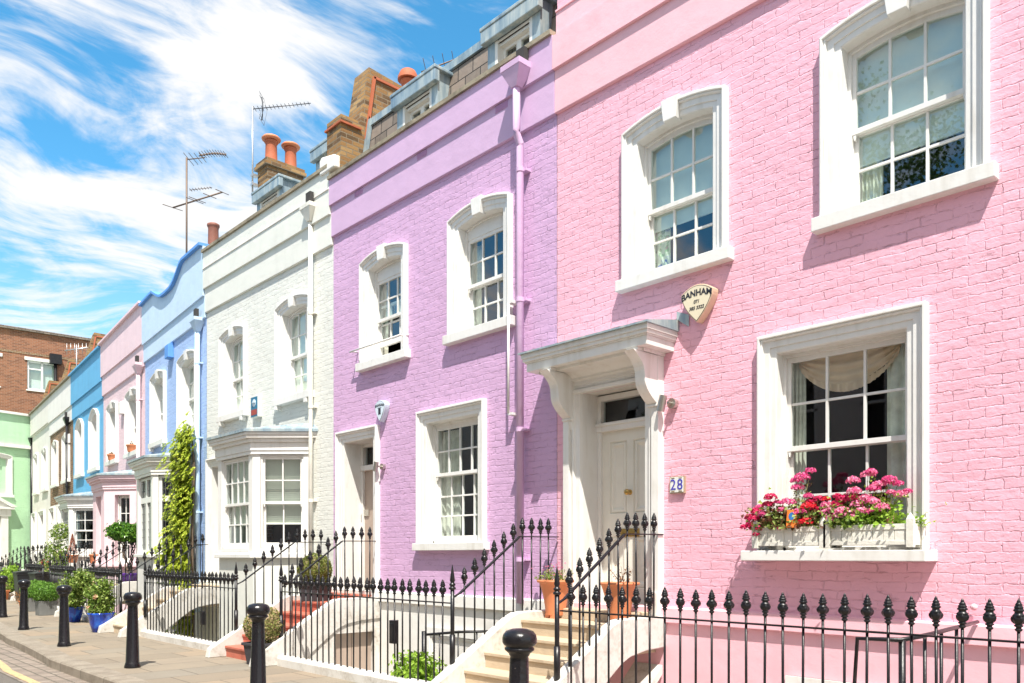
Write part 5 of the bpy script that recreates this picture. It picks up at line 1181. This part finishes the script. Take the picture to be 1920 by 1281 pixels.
# ------------------------------------------------------------------ window boxes and geraniums
def window_box(label, x0, x1, y0=-.245, y1=-.03, z=1.535):
    t = thing('window_box', label, 'window box', ((x0 + x1) / 2, (y0 + y1) / 2, z), 0, 'white panelled window boxes'); w = (x1 - x0) / 2; d = (y1 - y0) / 2; hh = .185
    mb = MB()
    mb.box(-w + .03, w - .03, -d + .012, d - .012, .025, hh - .01); mb.box(-w, w, -d, -d + .012, hh - .045, hh); mb.box(-w, w, -d, -d + .012, .02, .055); mb.box(-w, w, d - .012, d, .02, hh)
    n = 7
    for i in range(n): xa = -w + .05 + (2 * w - .1) * i / n; mb.box(xa + .002, xa + (2 * w - .1) / n - .002, -d + .005, -d + .013, .055, hh - .045)
    mb.box(-w, -w + .012, -d, d, .02, hh); mb.box(w - .012, w, -d, d, .02, hh)
    o = obj('box', mb, 'oldwhite', t, bevel=.002)
    for sx in (-1, 1):
        for sy in (-1, 1):
            mb = MB(); cx, cy = sx * (w - .012), sy * (d - .008); mb.box(cx - .028, cx + .028, cy - .02, cy + .02, 0, hh + .035); mb.frus(cx, cy, hh + .035, hh + .085, .028, .02, .002, .002); obj('corner_post', mb, 'oldwhite', t, bevel=.002)
    mb = MB(); mb.box(-w + .03, w - .03, -d + .02, d - .02, hh - .03, hh - .008); obj('soil', mb, 'soil', t)
window_box('left white panelled window box under the red and magenta geraniums', -3.77, -3.12)
window_box('right white panelled window box under the pale pink geraniums', -3.11, -2.42)
def geranium(label, loc, spots, stemleaf, petal, nleaf=260, rx=.16):
    ox = loc[0]; loc = (sx_(ox), loc[1], loc[2]); spots = [(x + ox - loc[0], y, z, r, c) for x, y, z, r, c in spots]
    t = thing('geranium', label, 'flowering plant', loc, 0, 'geraniums in the window boxes')
    st = MB(); lf = MB(); fl = {}
    for (x, y, z, r, c) in spots:
        e = Vector((x, y, z)); b = Vector((x * .45 + random.gauss(0, .03), 0, 0)); m = (b + e) / 2 + Vector((0, -.02, .03)); st.tube([b, m, e], [.004, .0035, .002], 5)
        mbf = fl.setdefault(c, MB())
        r *= 1.12
        for q in range(int(95 * (r / .04))):
            d = rnd_dir(); d.z = abs(d.z) * .9 + random.uniform(-.35, .1); p = e + Vector((d.x * r, d.y * r, d.z * r * .72)); mbf.leaf(p, d + rnd_dir() * .5, random.uniform(.016, .026), .9)
        for q in range(16): lf.leaf(b.lerp(e, random.uniform(.3, .95)) + rnd_dir() * .03, rnd_dir(), random.uniform(.015, .035), .8)
    for q in range(int(nleaf * 1.7)):
        p = Vector((random.gauss(0, rx), random.gauss(-.03, .05), abs(random.gauss(0, .085)) + .0)); lf.leaf(p, Vector((0, -.4, .8)) + rnd_dir(), random.uniform(.025, .055), .9)
    obj('stems', st, 'stem', t); obj('foliage', lf, stemleaf, t, fixn=False)
    for c, m in fl.items(): obj('petals', m, c, t, fixn=False)
# flower positions measured along the wall (x), height above box top
def sx_(x): return (-3.39 + (x + 3.39) * (.80 if x > -3.39 else .86)) * .968
def spots(lst, ox, oz): return [(sx_(x) - ox, y + .13, 1.70 + (z - 1.70) * .88 - oz - .01, r, c) for x, y, z, r, c in lst]
Z0 = 1.70
geranium('crimson and magenta geranium trailing over the left end of the window box', (-3.78, -.15, Z0), spots([(-4.09, -.2, 1.74, .045, 'F_crim'), (-4.02, -.2, 1.76, .05, 'F_crim'), (-4.05, -.18, 1.84, .045, 'F_crim'), (-3.99, -.16, 1.90, .045, 'F_crim'), (-3.93, -.2, 1.72, .04, 'F_crim'), (-3.98, -.22, 1.82, .04, 'F_crim'),
    (-3.88, -.2, 1.86, .05, 'F_pink'), (-3.84, -.18, 1.96, .045, 'F_crim'), (-3.90, -.12, 1.97, .035, 'F_crim'), (-3.80, -.2, 2.03, .05, 'F_crim'), (-3.76, -.14, 1.98, .03, 'F_pink'), (-4.0, -.1, 1.95, .03, 'F_pink'), (-3.95, -.22, 1.66, .03, 'F_crim')], -3.78, Z0), 'L_ger', None, 420, .12)
geranium('tall magenta geranium with scarlet heads in the middle of the left box', (-3.48, -.14, Z0), spots([(-3.63, -.16, 1.97, .06, 'F_pink'), (-3.68, -.2, 1.90, .035, 'F_pink'), (-3.55, -.12, 2.12, .05, 'F_pink'), (-3.50, -.12, 2.22, .06, 'F_pink'), (-3.42, -.1, 2.28, .04, 'F_pink'), (-3.57, -.1, 2.19, .05, 'F_pink'), (-3.42, -.14, 2.03, .035, 'F_pink'),
    (-3.48, -.2, 1.87, .055, 'F_pink'), (-3.38, -.2, 1.92, .06, 'F_red'), (-3.39, -.24, 1.77, .055, 'F_red'), (-3.66, -.22, 1.72, .035, 'F_crim'), (-3.33, -.15, 1.90, .035, 'F_crim'), (-3.30, -.15, 2.0, .035, 'F_crim'), (-3.42, -.12, 1.97, .04, 'F_crim')], -3.48, Z0), 'L_ger', None, 520, .16)
geranium('pale pink geranium filling the left half of the right window box', (-2.98, -.14, Z0), spots([(-3.17, -.18, 1.86, .06, 'F_pale'), (-3.12, -.2, 1.80, .045, 'F_pale'), (-3.10, -.14, 1.93, .05, 'F_crim'), (-3.22, -.14, 1.99, .03, 'F_red'), (-3.12, -.1, 2.02, .03, 'F_crim'), (-3.03, -.12, 1.98, .06, 'F_crim'), (-2.95, -.12, 1.99, .06, 'F_crim'), (-3.0, -.2, 1.86, .055, 'F_pale'),
    (-2.93, -.2, 1.84, .05, 'F_pale'), (-3.04, -.2, 1.82, .05, 'F_pale'), (-2.88, -.2, 1.80, .04, 'F_pale'), (-2.90, -.16, 2.05, .05, 'F_pale'), (-2.92, -.14, 2.15, .05, 'F_pale'), (-2.86, -.18, 1.92, .045, 'F_pale'), (-3.18, -.2, 1.93, .04, 'F_pale')], -2.98, Z0), 'L_rose', None, 520, .13)
geranium('tall pale pink geranium with lime leaves in the right half of the right window box', (-2.72, -.13, Z0), spots([(-2.78, -.12, 2.20, .05, 'F_pale'), (-2.74, -.14, 2.22, .04, 'F_pink'), (-2.70, -.16, 2.06, .05, 'F_pink'), (-2.66, -.14, 2.10, .045, 'F_pale'), (-2.60, -.1, 2.12, .045, 'F_pink'), (-2.56, -.12, 2.14, .05, 'F_pink'), (-2.48, -.1, 2.10, .035, 'F_pink'),
    (-2.54, -.12, 2.02, .035, 'F_pale'), (-2.46, -.1, 2.00, .045, 'F_pale'), (-2.76, -.18, 1.97, .055, 'F_pale'), (-2.70, -.18, 1.94, .05, 'F_pale'), (-2.60, -.18, 1.88, .055, 'F_pale'), (-2.80, -.2, 1.86, .05, 'F_pale'), (-2.74, -.2, 1.85, .04, 'F_pale'), (-2.66, -.2, 1.86, .045, 'F_pale'), (-2.40, -.08, 2.03, .03, 'F_pink')], -2.72, Z0), 'L_bright', None, 420, .13)
t = thing('small_plant', 'small pale leafed plant at the right end of the right window box', 'plant', (-2.45, -.1, 1.70)); mb = MB()
for _ in range(60): mb.leaf((random.gauss(0, .06), random.gauss(0, .02), abs(random.gauss(0, .05))), Vector((0, 0, 1)) + rnd_dir() * .6, .04, .5)
obj('foliage', mb, 'L_bright', t, fixn=False); mb = MB(); mb.tube([(0, 0, -.03), (.02, 0, .06)], .003, 4); obj('stem', mb, 'stem', t)
t = thing('plant_card', 'orange card with a blue oval stuck among the geraniums', 'card', (-3.40, -.265, 1.79)); t.rotation_euler = (R(-8), 0, R(4)); mb = MB(); mb.box(-.045, .045, -.002, .002, -.08, .075); obj('card', mb, 'orange', t)
mb = MB(); mb.M = Matrix.Translation((0, -.003, .02)) @ Matrix.Rotation(R(90), 4, 'X') @ Matrix.Scale(.8, 4, (1, 0, 0)); mb.lathe([(.034, 0), (.034, .0015)], seg=20); obj('oval', mb, 'cardblue', t)
t = thing('plant_tag', 'small pink plant tag in the right window box', 'tag', (-2.62, -.17, 1.74)); mb = MB(); mb.box(-.035, .035, -.002, .002, -.05, .045); obj('tag_face', mb, plain('pink card', (.72, .22, .30), .5), t)
# ------------------------------------------------------------------ things on the walls
def text(parent, s, size, loc, mat, rot=(R(90), 0, 0), ext=.0015, bend=0, sx=1, name='lettering', bold=0, shear=0, spacing=1):
    cu = bpy.data.curves.new('t', 'FONT'); cu.body = s; cu.size = size; cu.align_x = 'CENTER'; cu.align_y = 'CENTER'; cu.extrude = ext; cu.offset = bold; cu.shear = shear; cu.space_character = spacing
    tmp = bpy.data.objects.new('t', cu); col.objects.link(tmp); bpy.context.view_layer.update(); me = bpy.data.meshes.new_from_object(tmp); bpy.data.objects.remove(tmp)
    for v in me.vertices:
        v.co.x *= sx
        if bend: v.co.y -= bend * v.co.x ** 2
    me.name = name; me.materials.clear(); me.materials.append(M[mat]); o = bpy.data.objects.new(name, me); col.objects.link(o); o.parent = parent; o.location = loc; o.rotation_euler = rot; return o
def shield(s, n=10):
    pts = []
    tl, tr, tp, bt = (-.5, .30), (.5, .30), .5, -.5
    for i in range(n + 1): u = i / n; x = -.5 + u; pts.append((x, .30 + .20 * (1 - (2 * u - 1) ** 2)))
    for i in range(1, n + 1): u = i / n; pts.append((.5 * (1 - u ** 1.7) , .30 - .80 * u))
    for i in range(1, n): u = 1 - i / n; pts.append((-.5 * (1 - u ** 1.7), .30 - .80 * u))
    return [(x * s[0], z * s[1]) for x, z in pts][::-1]
def alarm(label, loc, w, hh, d, front, side, ink, lines, outline_=True):
    t = thing('alarm_box', label, 'alarm box', loc); mb = MB(); mb.prism(shield((w, hh)), 'y', -d, 0); obj('case', mb, side, t, bevel=.008)
    mb = MB(); mb.prism(shield((w * .93, hh * .93)), 'y', -d - .002, -d + .004); obj('front_plate', mb, ink, t)
    mb = MB(); mb.prism(shield((w * .90, hh * .90)), 'y', -d - .004, -d + .004); obj('face', mb, front, t)
    for s, size, z, bend, sx, bold, sh_ in lines: text(t, s, size, (0, -d - .005, z), ink, bend=bend, sx=sx, bold=bold, shear=sh_)
    return t
alarm('cream shield shaped alarm box on the pink wall right of the door canopy', (-4.47, 0, 3.92), .37, .37, .10, 'plastic', 'plastic_side', 'ink', [('BANHAM', .085, .10, .9, .98, .0022, 0), ('071', .045, .015, 0, 1, .0008, .2), ('385 3322', .045, -.045, 0, 1, .0008, .2)])
t = alarm('pale blue shield shaped alarm box on the lilac wall', (-9.93, 0, 3.59), .27, .32, .09, 'cyan', 'cyan', 'ink', [('BANHAM', .055, .085, .9, 1, .001, 0)])
mb = MB(); mb.box(-.03, .03, -.097, -.09, -.05, .04); obj('keyhole_mark', mb, 'ink', t); mb = MB(); mb.box(-.05, .05, -.096, -.09, .045, .05); obj('rule', mb, 'ink', t)
t = thing('house_number', 'square ceramic tile with the number 28 on the pink wall', 'number tile', (-4.75, 0, 2.18)); mb = MB(); mb.box(-.088, .088, -.03, 0, -.085, .085); obj('backing', mb, 'mosaic', t)
mb = MB(); mb.box(-.078, .078, -.035, -.02, -.075, .075); obj('tile', mb, 'tile', t, bevel=.002); text(t, '28', .15, (0, -.037, -.003), 'inkblue', sx=.95, spacing=1.15)
mb = MB()
for sx in (-1, 1):
    for sz in (-1, 1): mb.box(sx * .045 - .02, sx * .045 + .02, -.0365, -.03, sz * .066 - .004, sz * .066 + .004)
obj('tile_ornament', mb, 'brass', t)
def wall_lamp(label, loc, s=1.0, two=True):
    t = thing('wall_lamp', label, 'wall lamp', loc, 0, 'small steel wall lamps')
    mb = MB(); mb.M = Matrix.Rotation(R(90), 4, 'X'); mb.lathe([(.045 * s, 0), (.045 * s, .05 * s)], seg=20); mb.lathe([(.012 * s, .04 * s), (.012 * s, .10 * s)], seg=8); obj('mount', mb, 'steel', t)
    mb = MB(); mb.M = Matrix.Translation((-.055 * s, -.11 * s, 0)) @ Matrix.Rotation(R(14), 4, 'Y'); mb.lathe([(.035 * s, -.07 * s), (.035 * s, .07 * s)], seg=20); obj('lamp_tube', mb, 'steel', t)
wall_lamp('steel cylinder lamp on the pink wall above the number tile', (-4.80, 0, 3.0), 1.15)
wall_lamp('steel cylinder lamp on the lilac wall beside the taupe door', (-9.95, 0, 2.78), 1.0)
t = thing('alarm_box', 'dark blue oblong alarm box with red print on the cream wall', 'alarm box', (-14.0, 0, 4.2)); mb = MB(); mb.box(-.14, .14, -.09, 0, -.19, .19); obj('case', mb, 'oldwhite', t, bevel=.006); mb = MB(); mb.box(-.132, .132, -.095, -.08, -.18, .18); obj('face', mb, 'alarmblue', t)
mb = MB(); mb.M = Matrix.Translation((0, -.095, .07)) @ Matrix.Rotation(R(90), 4, 'X'); mb.lathe([(.07, 0), (.07, .003)], seg=20); mb.box(-.06, .06, .0, .003, -.01, .03) ; obj('emblem', mb, 'cyan', t); mb = MB(); mb.box(-.11, .11, -.099, -.09, -.15, -.05); obj('red_panel', mb, 'alarmred', t)
o = f2(-4.95 + 2.42, 0, 6.16); t = thing('alarm_box', 'plain blue painted alarm box under the frieze of the blue house', 'alarm box', o, A2); mb = MB(); mb.box(-.15, .15, -.13, 0, -.16, .14); mb.prism([(-.13, .14), (0, .14), (0, .19)], 'x', -.15, .15); obj('case', mb, 'blue_dark', t, bevel=.01)
o = f2(-9.9 + 2.6, 0, 5.55); t = thing('alarm_box', 'white alarm box between the upper windows of the blush house', 'alarm box', o, A2); mb = MB(); mb.box(-.12, .12, -.12, 0, -.17, .15); mb.prism([(-.12, .15), (0, .15), (0, .2)], 'x', -.12, .12); obj('case', mb, 'white', t, bevel=.01)
# guard bar and awning rod on the lilac house
t = thing('guard_bar', 'thin pale guard bar across the half open lilac window', 'guard bar', (-10.0, -.14, 4.58)); mb = MB(); mb.tube([(-.66, 0, 0), (.66, 0, 0)], .014, 6); mb.tube([(.62, 0, 0), (.66, .14, .02)], .012, 6); mb.tube([(-.62, 0, 0), (-.66, .14, .02)], .012, 6); obj('bar', mb, 'white', t)
t = thing('awning_rod', 'thin white vertical rod beside the lilac drainpipe', 'rod', (-7.13, -.12, 3.2)); mb = MB(); mb.tube([(0, 0, 0), (0, 0, 1.32)], .016, 8); obj('rod', mb, 'white', t); mb = MB(); mb.box(-.02, .06, -.0, .12, -.03, .0); mb.box(-.02, .06, -.0, .12, 1.32, 1.36); obj('bracket', mb, 'white', t)
t = thing('door_hook', 'round pink wall hook low on the nearest pink wall', 'hook', (-2.05, -.03, 1.08)); mb = MB(); mb.M = Matrix.Rotation(R(90), 4, 'X'); mb.lathe([(.026, 0), (.026, .008), (.012, .015), (.001, .018)], seg=16); obj('hook_plate', mb, 'pink_stucco', t)
# ------------------------------------------------------------------ aerials
def yagi(mb, base, d, L, n, el, up=Vector((0, 0, 1)), r=.012):
    d = Vector(d).normalized(); s = d.cross(up).normalized(); base = Vector(base); mb.tube([base, base + d * L], r, 6)
    for i in range(n):
        p = base + d * L * (i + .5) / n; e = el * (1 - .35 * i / n); mb.tube([p - s * e, p + s * e], .007, 4)
t = thing('tv_aerial', 'white pole aerial with a long comb arm above the two red chimney pots', 'aerial', (-16.50, 1.06, 9.2), 0, 'rooftop aerials')
mb = MB(); mb.tube([(0, 0, 0), (0, 0, 1.95)], .018, 8); mb.box(-.04, .06, -.03, .1, .25, .30); mb.box(-.04, .06, -.03, .1, .45, .5); obj('mast', mb, 'alu', t)
mb = MB(); yagi(mb, (.02, 0, 1.90), (.70, .74, .10), 1.25, 15, .10, r=.012)
for s_ in (-1, 1):
    cpts = []
    for q in range(9):
        a = -.9 + 1.8 * q / 8; cpts.append(Vector((.15 + .12 * (1 - math.cos(a)) * -1, .16, 1.93)) + Vector((.0, 0, .32 * math.sin(a))))
    mb.tube(cpts, .014, 5)
for zz in (-.28, -.2, .2, .28): mb.tube([(.02, .25, 1.93 + zz), (.22, .05, 1.93 + zz * 1.02)], .004, 4)
for xx in ((.02, .25), (.22, .05)): mb.tube([(xx[0], xx[1], 1.93 - .30), (xx[0] + .05, xx[1] + .05, 1.93), (xx[0], xx[1], 1.93 + .30)], .004, 4)
obj('aerial_arm', mb, plain('weathered aerial metal', (.16, .17, .19), .5, .5), t)
t = thing('tv_aerial', 'tall thin mast with two tangled aerials above the blue house', 'aerial', (-19.61, .85, 7.7), 0, 'rooftop aerials')
mb = MB(); mb.tube([(0, 0, 0), (.01, 0, 1.8), (.01, 0, 3.40)], .022, 8); obj('mast', mb, 'rust', t)
mb = MB(); d = Vector((.68, .73, .0)); yagi(mb, (0, 0, 3.36), d + Vector((0, 0, .12)), .45, 4, .32, r=.014)
s_ = d.cross(Vector((0, 0, 1))).normalized()
pts = [Vector((0, 0, 3.42)) + d * (.3 + .65 * q / 10) + Vector((0, 0, .06 * math.sin(q / 10 * 2.6) + .03)) for q in range(11)]; mb.tube(pts, .016, 5)
for p in pts[1:]: mb.tube([p - s_ * .16, p + s_ * .18], .007, 4); mb.tube([p - Vector((0, 0, .03)), p + Vector((0, 0, .03))], .015, 5)
obj('upper_aerial', mb, 'rust', t)
mb = MB(); a = Vector((-.28, -.22, 2.22)); b = Vector((.62, .62, 2.56)); mb.tube([a, b], .022, 6)
s2 = Vector((.7, -.7, -.28)).normalized()
for p, e in ((a, .55), (b, .42), (a.lerp(b, .45), .50), (a.lerp(b, .5), .50), (a.lerp(b, .75), .4)): mb.tube([p - s2 * e, p + s2 * e], .010, 4)
yagi(mb, (.05, .05, 2.62), (.66, .72, .12), .55, 8, .08, r=.008); obj('lower_aerial', mb, 'rust', t)
t = thing('tv_aerial', 'small aerial tip showing above the slate mansard of the lilac house', 'aerial', (-11.4, 2.2, 8.7), 0, 'rooftop aerials')
mb = MB(); mb.tube([(0, 0, 0), (0, 0, 1.5)], .018, 6); yagi(mb, (-.25, -.25, 1.45), (.7, .7, .35), .7, 4, .35, r=.014); obj('mast', mb, 'rust', t)
t = thing('tv_aerial', 'small pale aerial on the roofs in front of the brick block', 'aerial', (-31.6, 1.6, 7.7), 0, 'rooftop aerials')
mb = MB(); mb.tube([(0, 0, 0), (0, 0, 1.3)], .02, 6); mb.tube([(-.3, -.3, 1.1), (.3, .3, 1.2)], .02, 5)
for q in range(6): mb.tube([(-.25 + q * .1, -.25 + q * .1, .95), (-.25 + q * .1, -.25 + q * .1, 1.35)], .008, 4)
obj('mast', mb, 'alu', t)
